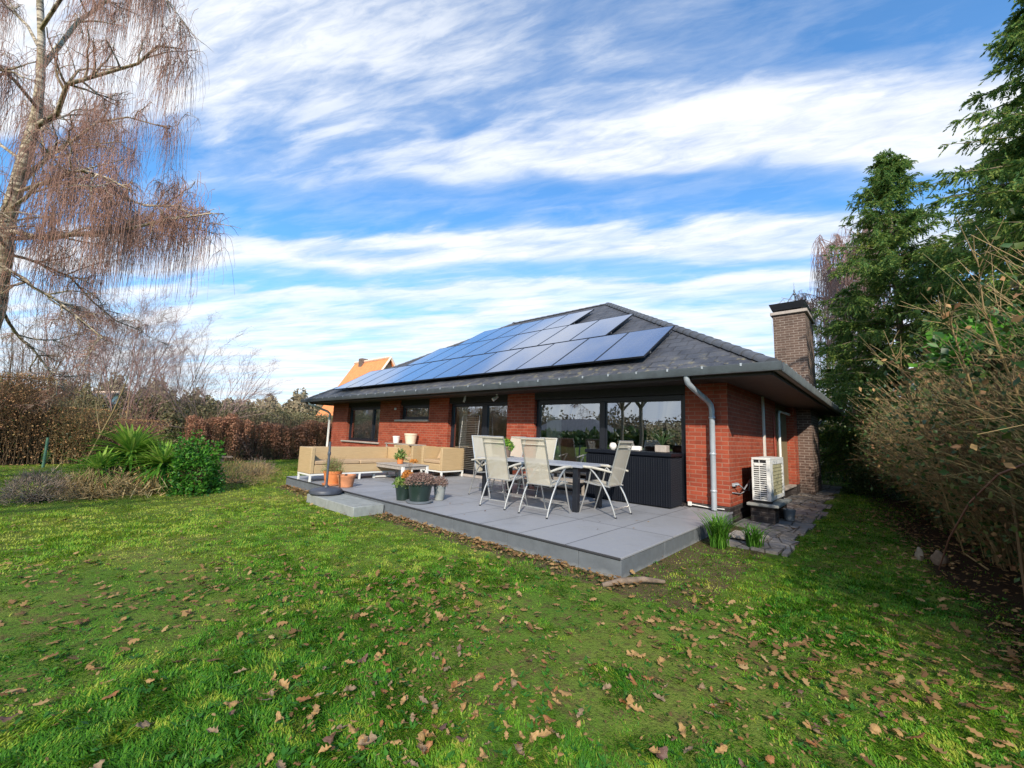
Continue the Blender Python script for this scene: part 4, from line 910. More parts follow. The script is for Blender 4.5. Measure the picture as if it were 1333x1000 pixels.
bush('dry_weeds', -9.6, -8.0, .9, .6, .38, 2200, .16, .005, 'drygrass', 'straw coloured dry weeds between the lavender and the bent sapling', 'plant', 'tanstem', droop=-.8)
bush('dry_weeds', -10.9, -5.2, 1.3, .9, .42, 2600, .16, .005, 'drygrass', 'tan dry weeds to the right of the green bush', 'plant', 'tanstem', droop=-.8)
bush('lavender_bush', -12.6, -4.2, .6, .5, .35, 1200, .10, .006, 'lavender', 'small grey clump near the bright strip of lawn', 'bush', 'twig', droop=-.8)
def polytree(name, pts, r, label, cat, mat, twigs=(), tmat='twig'):
    pass
# bent bare sapling
sp = thing('bare_sapling', (-8.85, -8.2, G0), 'thin bent bare sapling leaning over the yucca', 'sapling')
def P_(px, py, d): return tuple(at(px, py, d))
m = MB()
m.tube([P_(97, 660, 11.3), P_(99, 636, 11.3), P_(106, 612, 11.2), P_(118, 590, 11.1), P_(131, 566, 11.0), P_(148, 535, 10.9), P_(160, 508, 10.8), P_(167, 490, 10.8)], [.03, .028, .027, .026, .024, .02, .016, .01], 7)
m.tube([P_(131, 566, 11.0), P_(127, 545, 11.0), P_(125, 525, 11.1)], [.014, .010, .006], 6); m.build('trunk', 'tanstem', sp)
m = MB()
m.tube([P_(106, 625, 11.2), P_(130, 612, 11.0), P_(150, 603, 10.9), P_(168, 588, 10.8), P_(184, 568, 10.8)], [.018, .017, .015, .012, .006], 6)
m.tube([P_(133, 566, 11.0), P_(150, 560, 10.9), P_(166, 562, 10.8)], [.012, .01, .006], 6); m.tube([P_(150, 603, 10.9), P_(175, 598, 10.8), P_(192, 588, 10.7)], [.010, .008, .004], 6)
m.tube([P_(160, 600, 11.3), P_(161, 570, 11.3), P_(165, 540, 11.3), P_(170, 505, 11.3)], [.010, .009, .008, .004], 6)
m.build('branch', 'tanstem', sp)
# ---- generic tree growth
def grow(S, p, d, L_, r, lvl, prm, tips):
    K = 7; pts = [np.array(p, float)]; d = np.array(d, float)
    for k in range(K-1):
        d = unit(d+R.randn(3)*prm['wob'][lvl]+np.array([0, 0, prm['up'][lvl]]))
        pts.append(pts[-1]+d*L_/(K-1))
    pts = np.array(pts); rr = np.linspace(r, r*prm['taper'], K)
    S.append((pts, rr))
    if lvl+1 < prm['levels']:
        n = prm['n'][lvl]
        for i in range(n):
            t = R.uniform(prm['lo'][lvl], 1.0); k = min(int(t*(K-1)), K-2); q = pts[k]+(pts[k+1]-pts[k])*(t*(K-1)-k)
            ax = unit(pts[k+1]-pts[k]); side = unit(np.cross(ax, rdir(1)[0])); a = R.uniform(*prm['ang'])
            grow(S, q, ax*math.cos(a)+side*math.sin(a), L_*prm['ratio'][lvl]*R.uniform(.7, 1.15)*(1.15-.5*t), max(r*(1-t*.6)*.55, prm['rmin']), lvl+1, prm, tips)
    else: tips.append(pts)
def put(S, name, mat, parent, n=5):
    st_ = Strands(); st_.add(np.array([a for a, b in S]), np.array([b for a, b in S]), n); return st_.build(name, mat, parent, smooth=n > 4)
# ---- the big weeping birch at the left
bt = thing('weeping_birch', (-14.3, -10.3, G0), 'big weeping birch with hanging red-brown twigs at the left edge', 'tree')
D = 10.0
trunk_pts = [np.array((-14.45, -10.3, G0-.1)), np.array((-14.1, -10.2, 2.0)), at(-6, 400, D), at(4, 330, D), at(10, 285, D), at(24, 235, D), at(38, 185, D), at(48, 150, D), at(53, 100, D), at(54, 50, D), at(52, 0, D), at(50, -70, D), at(54, -160, D)]
m = MB(); m.tube(trunk_pts, [.27, .23, .185, .165, .145, .128, .115, .10, .08, .07, .062, .05, .03], 14); m.build('trunk', 'birch', bt)
limbs = [ [(26, 238, 0), (50, 220, .2), (68, 206, .4), (100, 177, .6), (126, 160, .8), (168, 155, .9), (222, 170, 1.0)],
 [(45, 165, 0), (66, 145, -.3), (92, 113, -.6), (135, 90, -.9), (176, 75, -1.1), (206, 59, -1.2), (240, 66, -1.3)],
 [(8, 311, 0), (40, 309, .3), (90, 305, .6), (130, 302, .8), (165, 297, 1.0), (197, 290, 1.2), (215, 250, 1.3)],
 [(10, 300, 0), (60, 308, -.5), (100, 306, -.9), (150, 300, -1.3), (198, 290, -1.6), (236, 286, -1.9), (272, 280, -2.1)],
 [(22, 250, 0), (45, 243, -.4), (84, 241, -.8), (138, 251, -1.2), (190, 266, -1.5), (235, 271, -1.7), (262, 300, -1.9)],
 [(5, 330, 0), (30, 335, .4), (60, 345, .8), (96, 365, 1.2), (125, 390, 1.5), (150, 415, 1.7), (186, 430, 1.9)],
 [(0, 345, 0), (25, 360, -.5), (50, 372, -.9), (70, 385, -1.3), (90, 400, -1.6), (110, 420, -1.9), (130, 440, -2.1)],
 [(52, 90, 0), (70, 60, .4), (100, 25, .9), (130, 0, 1.3), (160, -20, 1.6), (195, -20, 1.9), (228, 10, 2.1)],
 [(52, 40, 0), (80, 0, -.6), (110, -40, -1.1), (140, -60, -1.5), (175, -60, -1.8), (205, -30, -2.), (222, 20, -2.1)],
 [(50, -20, 0), (70, -70, .5), (90, -110, .8), (110, -130, 1.1), (130, -130, 1.2), (160, -110, 1.5), (180, -70, 1.6)],
 [(30, 210, 0), (5, 190, .6), (-20, 165, 1.2), (-50, 150, 1.8), (-90, 145, 2.4), (-130, 160, 2.8), (-150, 190, 3.)],
 [(48, 140, 0), (25, 115, -.8), (5, 95, -1.4), (-20, 85, -2.), (-60, 90, -2.4), (-100, 120, -2.8), (-120, 150, -3.)],
 [(50, 60, 0), (30, 30, 1.), (0, 0, 1.8), (-30, -20, 2.3), (-70, -20, 2.8), (-100, 10, 3.2), (-120, 50, 3.5)],
 [(40, 180, 0), (52, 175, 1.2), (70, 160, 2.2), (90, 150, 3.), (115, 150, 3.6), (140, 160, 4.2), (160, 185, 4.6)],
 [(15, 270, 0), (30, 255, -1.0), (55, 235, -1.8), (80, 225, -2.3), (110, 222, -2.7), (140, 232, -3.0), (170, 250, -3.2)],
 [(6, 320, 0), (-5, 300, -1.), (-20, 285, -2.), (-40, 275, -2.6), (-70, 280, -3.0), (-90, 300, -3.3), (-110, 330, -3.5)],
 [(-4, 390, 0), (10, 420, .5), (25, 440, .9), (45, 455, 1.2), (60, 480, 1.5), (75, 500, 1.7), (80, 515, 1.8)] ]
S = []; tips = []
starts = []
for li, L_ in enumerate(limbs):
    pts = np.array([at(px, py, D+dz) for px, py, dz in L_]); K = 7; pts[1:] += R.randn(6, 3)*.05
    r0 = (.062 if li in (0, 1, 2, 3, 7) else .042)
    S.append((pts, np.linspace(r0, .012, 7)))
    for j in range(15):
        t = R.uniform(.2, 1); k = min(int(t*6), 5); q = pts[k]+(pts[k+1]-pts[k])*(t*6-k); ax = unit(pts[k+1]-pts[k])
        side = unit(np.cross(ax, rdir(1)[0])); a = R.uniform(.5, 1.1); dd = ax*math.cos(a)+side*math.sin(a)*np.array([1, 1, .8]); LL = R.uniform(.5, 1.5)*(1.15-.6*t)
        prm = dict(wob=[.16, .2], up=[.02, -.10], taper=.35, levels=2, n=[4], lo=[.25], ang=(.4, 1.0), ratio=[.6], rmin=.006)
        grow(S, q, dd, LL, r0*(1-t)*.45+.010, 0, prm, tips)
    starts.append(pts)
put(S, 'branch', 'birch', bt, 5)
st_ = Strands(); K = 9; t = np.linspace(0, 1, K)
tp = np.concatenate(tips); pts = tp[R.randint(0, len(tp), 9000)]
# strands hang in loose columns below chosen branch points
cl = tp[tp[:, 2] > 5.2]; cl = cl[R.randint(0, len(cl), 120)]; w_ = cl[R.randint(0, len(cl), 5200)]; w_ = w_+R.randn(len(w_), 3)*np.array([.11, .11, .30]); pts = np.concatenate([pts, w_])
outer = np.concatenate([L_[5:] for L_ in starts[:5]+starts[7:9]]); pts = np.concatenate([pts, outer[R.randint(0, len(outer), 300)]+R.randn(300, 3)*.2])
V_ = pts-CAM; px_ = 666.5+F_PX*(V_@rgt)/(V_@fwd); keep = px_ < 250+52*R.rand(len(px_))+np.where(pts[:, 2] > 7.2, -30, 0); pts = pts[keep]
N = len(pts); LH = R.gamma(3., .30, N).clip(.25, 2.0)*np.clip((pts[:, 2]-2.6)/3.2, .15, 1)
dh = rdir(N, 0, .3)*np.array([1, 1, .6]); 
P = pts[:, None, :]+dh[:, None, :]*(np.sqrt(t)[None, :, None]*.22*R.uniform(.3, 1.5, N)[:, None, None])+np.array([0, 0, 1.])*((.10*np.sin(t*PI*.9)-t)[None, :, None]*LH[:, None, None])+np.cumsum(R.randn(N, K, 3)*.012, axis=1)
st_.add(P, np.linspace(.0040, .0018, K)[None]*R.uniform(.7, 1.25, N)[:, None]); st_.build('hanging_twigs', 'redtwig', bt)
# ---- small bare trees, thicket, hedge, woods at the left
def baretree(name, x, y, h, label, mat='twig', nst=5, spread=.45, z0=G0, rr=.07, tw=3, group=None, cat='tree'):
    tt = thing(name, (x, y, z0), label, cat, group); S = []; tips = []
    prm = dict(wob=[.07, .12, .16, .2], up=[.03, .05, .04, .02], taper=.3, levels=tw+1, n=[8, 7, 5], lo=[.25, .15, .2], ang=(.25, .75), ratio=[.5, .55, .6], rmin=.0045)
    if nst == 1:
        top = np.array((x+R.randn()*.2, y+R.randn()*.2, z0+h*.35)); m = MB(); m.tube([(x, y, z0-.1), tuple(top)], [rr*1.6, rr*1.3], 8); m.build('trunk', 'bark', tt); b0 = top; n = 6
    else: b0 = np.array((x, y, z0)); n = nst
    for i in range(n):
        a = 2*PI*i/n+R.rand(); d = np.array([math.cos(a)*spread, math.sin(a)*spread, 1.])*1.0; grow(S, b0, unit(d), (h-(b0[2]-z0))*R.uniform(.8, 1.05), rr, 0, prm, tips)
    put(S, 'crown' if nst == 1 else 'branches', mat, tt, 4); return tt
def brush(name, x, y, rx, ry, h, ns, stemmat, leafn, leafm, label, cat='shrub', lean=(0, 0), group=None, rad=.010, L_=.09, W=.03, z0=G0, curl=.35, K=8, twig=3, leafh=.85, tj=.75, tl=1., tall=.35):
    tt = thing(name, (x, y, z0), label, cat, group)
    b = R.uniform(-1, 1, (ns, 2))*np.array([rx, ry])*.55; d = rdir(ns, .45, 1); t = np.linspace(0, 1, K)[None, :, None]; hh = (h*(R.uniform(.4, 1.0, ns)+tall*(R.rand(ns) > .88)*R.rand(ns)))[:, None, None]
    base = np.stack([x+b[:, 0], y+b[:, 1], np.full(ns, z0-.02)], 1)[:, None, :]
    hor = d*np.array([1, 1, 0])*np.array([rx, ry, 0])*.9+np.array([lean[0], lean[1], 0])*R.uniform(.3, 1.2, ns)[:, None]
    P = base+np.array([0, 0, 1.])*(t-.12*curl*t**3*2)*hh+hor[:, None, :]*(t**1.6)+np.cumsum(R.randn(ns, K, 3)*.018, axis=1)*(h/2.5)
    s = Strands(); s.add(P, np.linspace(rad, rad*.3, K)[None]*R.uniform(.6, 1.3, ns)[:, None])
    if twig:
        N = ns*twig; si = R.randint(0, ns, N); ki = R.randint(2, K-1, N); q = P[si, ki]; ax = unit(P[si, ki+1]-q); dd = unit(ax+rdir(N)*tj)*R.uniform(.2, .55, N)[:, None]*h/2.8*tl
        t2 = np.linspace(0, 1, 5)[None, :, None]; P2 = q[:, None, :]+dd[:, None, :]*t2+np.cumsum(R.randn(N, 5, 3)*.012, axis=1)-np.array([0, 0, .05])*t2**2; s.add(P2, np.linspace(rad*.42, rad*.22, 5)[None])
    s.build('stems', stemmat, tt)
    for (ln, lm) in (leafn if isinstance(leafn, list) else [(leafn, leafm)]):
        si = R.randint(0, ns, ln); ki = R.randint(1, K, ln); C = P[si, ki]+R.randn(ln, 3)*np.array([.14, .14, .12])*h/2.5; C[:, 2] = np.clip(C[:, 2], z0+.02, z0+h*leafh)
        A, B = rand_leaves(C, L_, W, .2); leafcloud('leaves', C, A, B, lm, tt)
    return tt
# boundary thicket along X = -20 (left of the beech hedge)
for i, y in enumerate(np.linspace(-16.5, -6.6, 8)):
    brush('bare_thicket', -19.6-abs(i-3.5)*.12, y, 1.3, 1.0, (3.9, 2.7, 3.3, 4.0, 2.8, 3.5, 2.3, 1.9)[i], 560, ['tanstem', 'redtwig', 'brownstem'][i % 3], [(8500, 'brushleaf'), (900 if i % 3 else 3500, 'ivy')], None,
          ['brown leafless thicket at the far left edge of the garden', 'tangled brown thicket behind the left end of the lawn', 'brown brushwood mass behind the lavender', 'russet brushwood behind the green post', 'dense brown shrub behind the bent sapling', 'brown brushwood behind the tall yucca', 'low brown shrub behind the plank bench', 'shrub where the brown thicket meets the clipped hedge'][i], rad=.012, L_=.06, W=.022, twig=5, z0=G0, tall=1.0)
for i, (px, d, h, sp_) in enumerate(((20, 23, 6.6, .25), (75, 22, 7.2, .22), (118, 24, 7.6, .2), (160, 23, 7.4, .22), (205, 26, 7.4, .4), (262, 25, 6.6, .7))):
    q = at(px, 560, d); 
    baretree('bare_tree', q[0], q[1], h, ['bare tree above the thicket at the left edge', 'slender bare tree over the thicket, second from the left edge', 'tall thin stemmed bare tree above the bent sapling', 'upright bare tree behind the tall yucca', 'bare tree with reddish twigs above the plank bench', 'wide spreading bare tree against the sky left of the hedge gap'][i],
             'mauvetwig' if i % 2 else 'twig', 7, sp_, rr=.036, group='bare trees behind the thicket')
# beech hedge
def hedge(name, x0, x1, y0, y1, h, n, mat, label, L_=.07, W=.03, twigmat='brownstem', z0=G0):
    tt = thing(name, ((x0+x1)/2, (y0+y1)/2, z0), label, 'hedge')
    C = np.stack([R.uniform(x0, x1, n), R.uniform(y0, y1, n), z0+h*R.uniform(0, 1, n)**.85], 1)
    zz = (C[:, 2]-z0)/h; C[:, 2] += zz*(.16*np.sin(C[:, 1]*1.3)+.10*np.sin(C[:, 1]*3.7+1)+.07*np.sin(C[:, 1]*9.1)); C[:, 0] += .18*np.sin(C[:, 1]*4.3+C[:, 2]*3)+.12*np.sin(C[:, 1]*11); A, B = rand_leaves(C, L_, W); leafcloud('foliage', C, A, B, mat, tt)
    ns = 3000; b = np.stack([R.uniform(x0, x1, ns), R.uniform(y0, y1, ns), np.full(ns, z0)], 1); t = np.linspace(0, 1, 5)[None, :, None]
    P = b[:, None, :]+np.array([0, 0, h*1.03])*t*R.uniform(.6, 1.22, ns)[:, None, None]+rdir(ns)[:, None, :]*np.array([.3, .3, 0])*t; s = Strands(); s.add(P, np.linspace(.01, .004, 5)[None]); s.build('stems', twigmat, tt); return tt
hedge('beech_hedge', -20.3, -19.2, -4.9, 14, 1.75, 90000, 'beech', 'clipped brown beech hedge behind the bright strip of lawn', .08, .03)
# olive and far woods: uncountable masses
def woods(name, line, depth, h, n, mat, size, z0=G0, amp=.3):
    line = np.array(line, float); seg = np.linalg.norm(np.diff(line, axis=0), axis=1); cum = np.concatenate([[0], np.cumsum(seg)]); u = R.uniform(0, cum[-1], n); k = np.clip(np.searchsorted(cum, u)-1, 0, len(seg)-1); f = (u-cum[k])/seg[k]
    P = line[k]+(line[k+1]-line[k])*f[:, None]; nrm = unit(np.stack([-(line[k+1]-line[k])[:, 1], (line[k+1]-line[k])[:, 0]], 1)); w = R.uniform(-1, 1, n)
    top = h*(1-amp+amp*(.5+.5*np.sin(u*.9/size**.5+w*2))*(.6+.4*np.sin(u*.23))+.2*amp*np.sin(u*3.1/size**.5)); z = top*R.uniform(0, 1, n)**.8*np.sqrt(np.clip(1-w*w*.6, 0, 1))
    C = np.stack([P[:, 0]+nrm[:, 0]*w*depth, P[:, 1]+nrm[:, 1]*w*depth, z0+z], 1); A, B = rand_leaves(C, size, size*.42)
    o = leafcloud(name, C, A, B, mat); return tag(o, kind='stuff')
woods('scrub', [(-32, -14), (-31, -5), (-33, 6), (-38, 18)], 3.0, 3.6, 120000, 'olive', .15, G0)
woods('far_wood', [(-90, -60), (-95, -10), (-90, 20), (-75, 55), (-40, 95)], 12, 8.5, 120000, 'farwood', .65, G0+1, .5)
woods('far_wood', [(120, 60), (60, 110), (0, 120), (-60, 110)], 12, 10, 50000, 'farwood', 1.0, G0, .5)
woods('far_wood', [(-90, -60), (-70, -110), (0, -120), (70, -100), (120, -30), (120, 60)], 12, 11, 90000, 'farwood', .9, G0, .5)
# ---- cypress trees on the right
def cypress(x, y, h, w, label, low=.0, nl=170, sprays=30, seed=1, yel=0., lean=0., r0=.16):
    tt = thing('cypress_tree', (x, y, G0), label, 'tree', 'tall evergreens beside the house')
    m = MB(); m.tube([(x, y, G0-.1), (x+lean*.4, y, h*.5), (x+lean, y, h*.98)], [r0, r0*.6, .02], 9); m.build('trunk', 'bark', tt)
    S = []; C = []; A = []; B = []
    for i in range(nl):
        u = (i+R.rand())/nl; z = low+(h-low)*u**.92; f = (z-low)/(h-low)
        L_ = w*((1-f)**.75)*(.38+.85*R.rand())+.25; a = R.uniform(0, 2*PI); d = np.array([math.cos(a), math.sin(a), .45+.5*f])
        K = 7; p = np.array([x+lean*f, y, z]); pts = [p]; dd = unit(d)
        for k in range(K-1): dd = unit(dd+np.array([0, 0, -.16 if k < 4 else -.02])+R.randn(3)*.07); p = p+dd*L_/(K-1); pts.append(p)
        pts = np.array(pts); S.append((pts, np.linspace(.012+.022*(1-f), .004, K)))
        ns = int(sprays*(.45+L_/w)); tt_ = R.uniform(.18, 1.0, ns); kk = np.minimum((tt_*(K-1)).astype(int), K-2); q = pts[kk]+(pts[kk+1]-pts[kk])*(tt_*(K-1)-kk)[:, None]; ax = unit(pts[kk+1]-pts[kk])
        sd = unit(ax*.7+rdir(ns)*.8+np.array([0, 0, -.35])); SL_ = R.uniform(.28, .6, ns)*(1.15-.45*tt_)*(.7+.3*(1-f))
        wd = unit(np.cross(sd, np.array([0, 0, 1.])+R.randn(ns, 3)*.4))
        nb = 17
        for b in range(nb):     # a flat drooping spray: a midrib with side fingers
            s_ = b/(nb-1); side = (1 if b % 2 else -1); o_ = q+sd*(SL_*s_*.8)[:, None]+np.array([0, 0, -1])*(SL_*s_**2*.28)[:, None]
            v = unit(sd*.8+wd*side*.75*(1-s_*.7)+R.randn(ns, 3)*.18+np.array([0, 0, -.25])); l = SL_*(.42*(1-.45*s_))
            C.append(o_); A.append(v*l[:, None]); B.append(unit(np.cross(v, rdir(ns)))*(.011+.009*R.rand(ns))[:, None])
    put(S, 'branches', 'bark', tt, 4)
    C, A, B = map(np.concatenate, (C, A, B)); leafcloud('foliage', C, A, B, 'cypress', tt, .3); return tt
q = at(1186, 600, 14.5); cypress(q[0], q[1], 12.4, 3.7, 'tall pointed cypress right of the chimney', nl=340, sprays=38, low=.4)
q = at(1118, 600, 16.5); cypress(q[0], q[1], 7.8, 2.7, 'lower cypress just behind the chimney corner', nl=130, sprays=30, low=.2)
q = at(1360, 600, 10.5); cypress(q[0], q[1], 9.6, 3.4, 'broad dark cypress at the right edge', nl=230, sprays=34, low=.8)
q = at(1462, 600, 7.5); cypress(q[0], q[1], 11.5, 2.9, 'nearest cypress, branches reaching in at the upper right corner', nl=200, sprays=34, low=2.2)
q = at(1245, 600, 13.5); cypress(q[0], q[1], 8.3, 2.6, 'cypress between the tall pointed one and the broad dark one', nl=150, sprays=30, low=.4)
# weeping birch far behind the cypresses
def weeper(x, y, h, w, label, n=1500, mat='mauvetwig', z0=G0, rr=.1):
    tt = thing('weeping_tree', (x, y, z0), label, 'tree'); m = MB(); m.tube([(x, y, z0), (x, y, h*.5), (x+.2, y, h*.93)], [rr*1.6, rr, .03], 8); m.build('trunk', 'birch', tt)
    S = []; tips = []; prm = dict(wob=[.12, .2], up=[-.04, -.12], taper=.3, levels=2, n=[6], lo=[.3], ang=(.4, .9), ratio=[.45], rmin=.008)
    for i in range(22): a = R.uniform(0, 2*PI); grow(S, (x, y, h*R.uniform(.45, .93)), unit(np.array([math.cos(a), math.sin(a), .9])), w*R.uniform(.6, 1.1), .04, 0, prm, tips)
    put(S, 'branch', mat, tt, 4); tp = np.concatenate(tips); P0 = tp[R.randint(0, len(tp), n)]; K = 7; t = np.linspace(0, 1, K); LH = R.uniform(.6, 3.0, n)*h/12
    P = P0[:, None, :]+rdir(n, 0, .2)[:, None, :]*np.sqrt(t)[None, :, None]*.35-np.array([0, 0, 1.])*t[None, :, None]*LH[:, None, None]+np.cumsum(R.randn(n, K, 3)*.02, axis=1)
    s = Strands(); s.add(P, np.linspace(.008, .005, K)[None]); s.build('hanging_twigs', mat, tt); return tt
q = at(1128, 560, 19); weeper(q[0], q[1], 12.7, 2.5, 'pale weeping tree half hidden behind the tall cypress', 2200)
q = at(1082, 560, 24); weeper(q[0], q[1], 10.2, 2.2, 'faint bare tree between chimney and cypress', 900, 'twig')
# dense evergreen shrub at the far end of the path
q = at(1098, 600, 19); bush('laurel_bush', q[0], q[1], 1.5, 1.4, 3.4, 9000, .12, .04, 'ivy', 'dense dark green shrub beyond the chimney at the end of the path', 'bush')
q = at(1128, 640, 13.5); bush('laurel_bush', q[0]+.3, q[1], .8, .9, 1.7, 5000, .09, .03, 'ivy', 'low dark evergreen shrub beside the path end', 'bush')
# bare hedge shrubs along the right boundary
hs = [(3.15, 7.6, 2.3, 3.0), (3.25, 5.6, 2.4, 3.0), (3.35, 3.7, 2.4, 2.9), (3.5, 2.0, 2.5, 2.9), (3.7, .4, 2.5, 2.9), (3.9, -1.0, 2.6, 2.8), (4.15, -2.3, 2.6, 2.7), (4.35, -3.6, 2.6, 2.6), (4.6, -4.9, 2.5, 2.6)]
lab = ['bare tan shrub at the far end of the hedge, near the chimney', 'twiggy brown shrub second along the hedge from the chimney', 'brown bare shrub opposite the side door', 'arching bare shrub opposite the heat pump', 'dense bare shrub above the pale stone', 'long stemmed bare shrub just nearer than the pale stone', 'bare shrub with pale arching canes at the middle right edge', 'tall bare shrub at the right edge of the photo', 'nearest bare shrub at the lower right corner']
for i, (x, y, h, w) in enumerate(hs):
    brush('bare_shrub', x, y, .85, .95, h+.25+.09*i, 330, ['tanstem', 'brownstem', 'lichstem', 'tanstem'][i % 4], [(700, 'brushleaf'), (4200, 'ivy')], None, lab[i], lean=(-.75, -.2), group='bare hedge shrubs on the right', rad=.0070, L_=.07, W=.024, twig=6, tj=.8, tl=1.0, tall=.28)
for i, (x, y) in enumerate([(4.9, 6.5), (5.0, 3.6), (5.2, .9), (5.5, -1.8)]):
    brush('evergreen_shrub', x, y, 1.1, 1.3, 2.9, 160, 'brownstem', [(6500, 'ivy'), (2500, 'brushleaf')], None, ['dark ivy covered shrub behind the far end of the hedge', 'dark leafy shrub behind the hedge opposite the side door', 'dark leafy shrub behind the hedge near the pale stone', 'dark leafy shrub behind the nearest hedge canes'][i], rad=.012, L_=.10, W=.035)
# long pale canes standing out of the hedge
for i, (pts, lb) in enumerate((( [(1255, 720, 5.6), (1215, 600, 5.4), (1180, 500, 5.3), (1150, 430, 5.3)], 'slim cane rising from the hedge towards the pointed cypress'),
        ([(1330, 640, 4.2), (1270, 520, 4.0), (1240, 430, 4.0), (1218, 395, 4.0)], 'pale cane with side shoots before the dark cypress'),
        ([(1345, 560, 3.6), (1310, 480, 3.5), (1280, 400, 3.5), (1272, 335, 3.5)], 'tall thick pale cane near the right edge'))):
    t_ = thing('bare_cane', tuple(at(*pts[0])), lb, 'branch', 'pale canes over the hedge'); base = at(*pts[0]); g = np.array([base[0]+.2, base[1]-.1, G0])
    m = MB(); m.tube([tuple(g)]+[tuple(at(*p)) for p in pts], [.012, .010, .009, .006, .003], 7); m.build('stem', 'tanstem', t_)
    S = []
    for k in range(26):
        a = R.uniform(0, len(pts)-1.01); j = int(a); p0 = at(*pts[j])*(1-a+j)+at(*pts[j+1])*(a-j); ax = unit(at(*pts[j+1])-at(*pts[j])); d = unit(ax+rdir(1)[0]*.7); LL = R.uniform(.15, .5)
        S.append((np.array([p0+d*LL*u+R.randn(3)*.006 for u in np.linspace(0, 1, 4)]), np.linspace(.005, .002, 4)))
    put(S, 'side_shoots', 'tanstem', t_, 4)
bc = thing('bramble_cane', tuple(at(1222, 740, 4.6)), 'long reddish bramble cane arching out of the hedge to the ground', 'bramble')
m = MB(); m.tube([tuple(at(*p)) for p in ((1222, 742, 4.6), (1236, 700, 4.3), (1262, 655, 4.0), (1300, 618, 3.7), (1333, 605, 3.4), (1370, 600, 3.2))], [.006, .008, .009, .010, .011, .011], 7); m.build('stem', 'bramble', bc)
# fresh green shrub leaves among the canes at the upper right
q = at(1290, 450, 4.4); bush('laurel_bush', q[0], q[1], .45, .5, .42, 420, .13, .045, 'laurel', 'bright green leafy shoots high in the hedge before the dark cypress', 'bush', z0=q[2]-.25, stems=30)
for o_ in bpy.data.objects:
    pass
m = MB(); m.tube([(q[0]+.05, q[1], G0), (q[0]+.02, q[1]+.03, q[2]-.2)], [.018, .012], 6); g_ = [o for o in bpy.data.objects if o.get('label', '').startswith('bright green leafy shoots')][0]; m.build('trunk', 'brownstem', g_)
# ------------------------------------------------------------------ neighbouring houses
def gable_house(R1, R2, half, drop, wallh, label, roofmat='orange_tile', wallmat='palewall', side=None):
    R1, R2 = np.array(R1, float), np.array(R2, float); R2[2] = R1[2]; d = unit(R2-R1); p = np.array([-d[1], d[0], 0.]); t = thing('neighbour_house', tuple(((R1+R2)/2*np.array([1, 1, 0])+np.array([0, 0, G0]))), label, 'house')
    e = R1[2]-drop; m = MB(); a = [R1+p*half-np.array([0, 0, drop]), R1-p*half-np.array([0, 0, drop]), R2-p*half-np.array([0, 0, drop]), R2+p*half-np.array([0, 0, drop])]
    b = [np.array([v[0], v[1], G0]) for v in a]
    m.add(a+b+[R1, R2], [(4, 5, 1, 8, 0), (6, 7, 3, 9, 2), (5, 6, 2, 1), (7, 4, 0, 3)]); w = m.build('wall', wallmat, t)
    m = MB(); ov = .35; R1o, R2o = R1-d*ov, R2+d*ov; up_ = np.array([0, 0, .12])
    for s in (1, -1):
        E1 = R1o+s*p*(half+.5)-np.array([0, 0, drop*(half+.5)/half]); E2 = R2o+s*p*(half+.5)-np.array([0, 0, drop*(half+.5)/half])
        v = [R1o+up_, R2o+up_, E2+up_, E1+up_, R1o-up_*.3, R2o-up_*.3, E2-up_*.3, E1-up_*.3]; m.add(v, [(0, 1, 2, 3), (7, 6, 5, 4), (0, 4, 5, 1), (1, 5, 6, 2), (2, 6, 7, 3), (3, 7, 4, 0)])
    r_ = m.build('roof', roofmat, t)
    m = MB(); 
    for s in (1, -1):
        E2 = R2o+s*p*(half+.5)-np.array([0, 0, drop*(half+.5)/half]); m.tube([tuple(R2o+up_*1.4+d*.06), tuple(E2+up_*1.4+d*.06)], .12, 4)
    m.tube([tuple(R1o+up_*1.6), tuple(R2o+up_*1.6)], .14, 6); m.build('verge', simple('pale_verge', (.75, .55, .42), .6), r_)
    for s in (-.45, .45):
        c = R2+p*s*half+np.array([0, 0, -drop-1.2]); f = MB(); q1 = c-p*.5+d*.02; q2 = c+p*.5+d*.02
        v = [q1+np.array([0, 0, -.6]), q2+np.array([0, 0, -.6]), q2+np.array([0, 0, .6]), q1+np.array([0, 0, .6])]; f.add([tuple(x) for x in v]+[tuple(x+d*.05) for x in v], [(0, 1, 2, 3), (7, 6, 5, 4), (0, 4, 5, 1), (1, 5, 6, 2), (2, 6, 7, 3), (3, 7, 4, 0)]); f.build('window', 'black', t)
    return t, r_, R1, R2, d, p
A1 = at(464, 476, 46); A2 = at(506, 468, 42)
A1[2] = A2[2] = at(506, 468, 42)[2]
t_, r_, R1, R2, d_, p_ = gable_house(A1, A2, 4.0, 6.3, 3, 'orange tiled house with gable rising behind the far end of the roof')
m = MB(); q = R1*.78+R2*.22; m.box(q[0]-.35, q[0]+.35, q[1]-.35, q[1]+.35, q[2]-1.2, q[2]+.5); m.build('chimney', 'chimney', r_)
gable_house((-62, -22, 5.2), (-70, -30, 5.2), 4, 2.6, 3, 'white house glimpsed through the thicket at the far left', 'slate' if False else 'ridge', simple('white_render', (.7, .68, .64), .8))
gable_house((-66, -4, 4.6), (-74, -8, 4.6), 4, 2.4, 3, 'small white house glimpsed behind the plank bench', 'ridge', simple('white_render_small', (.72, .7, .66), .8))
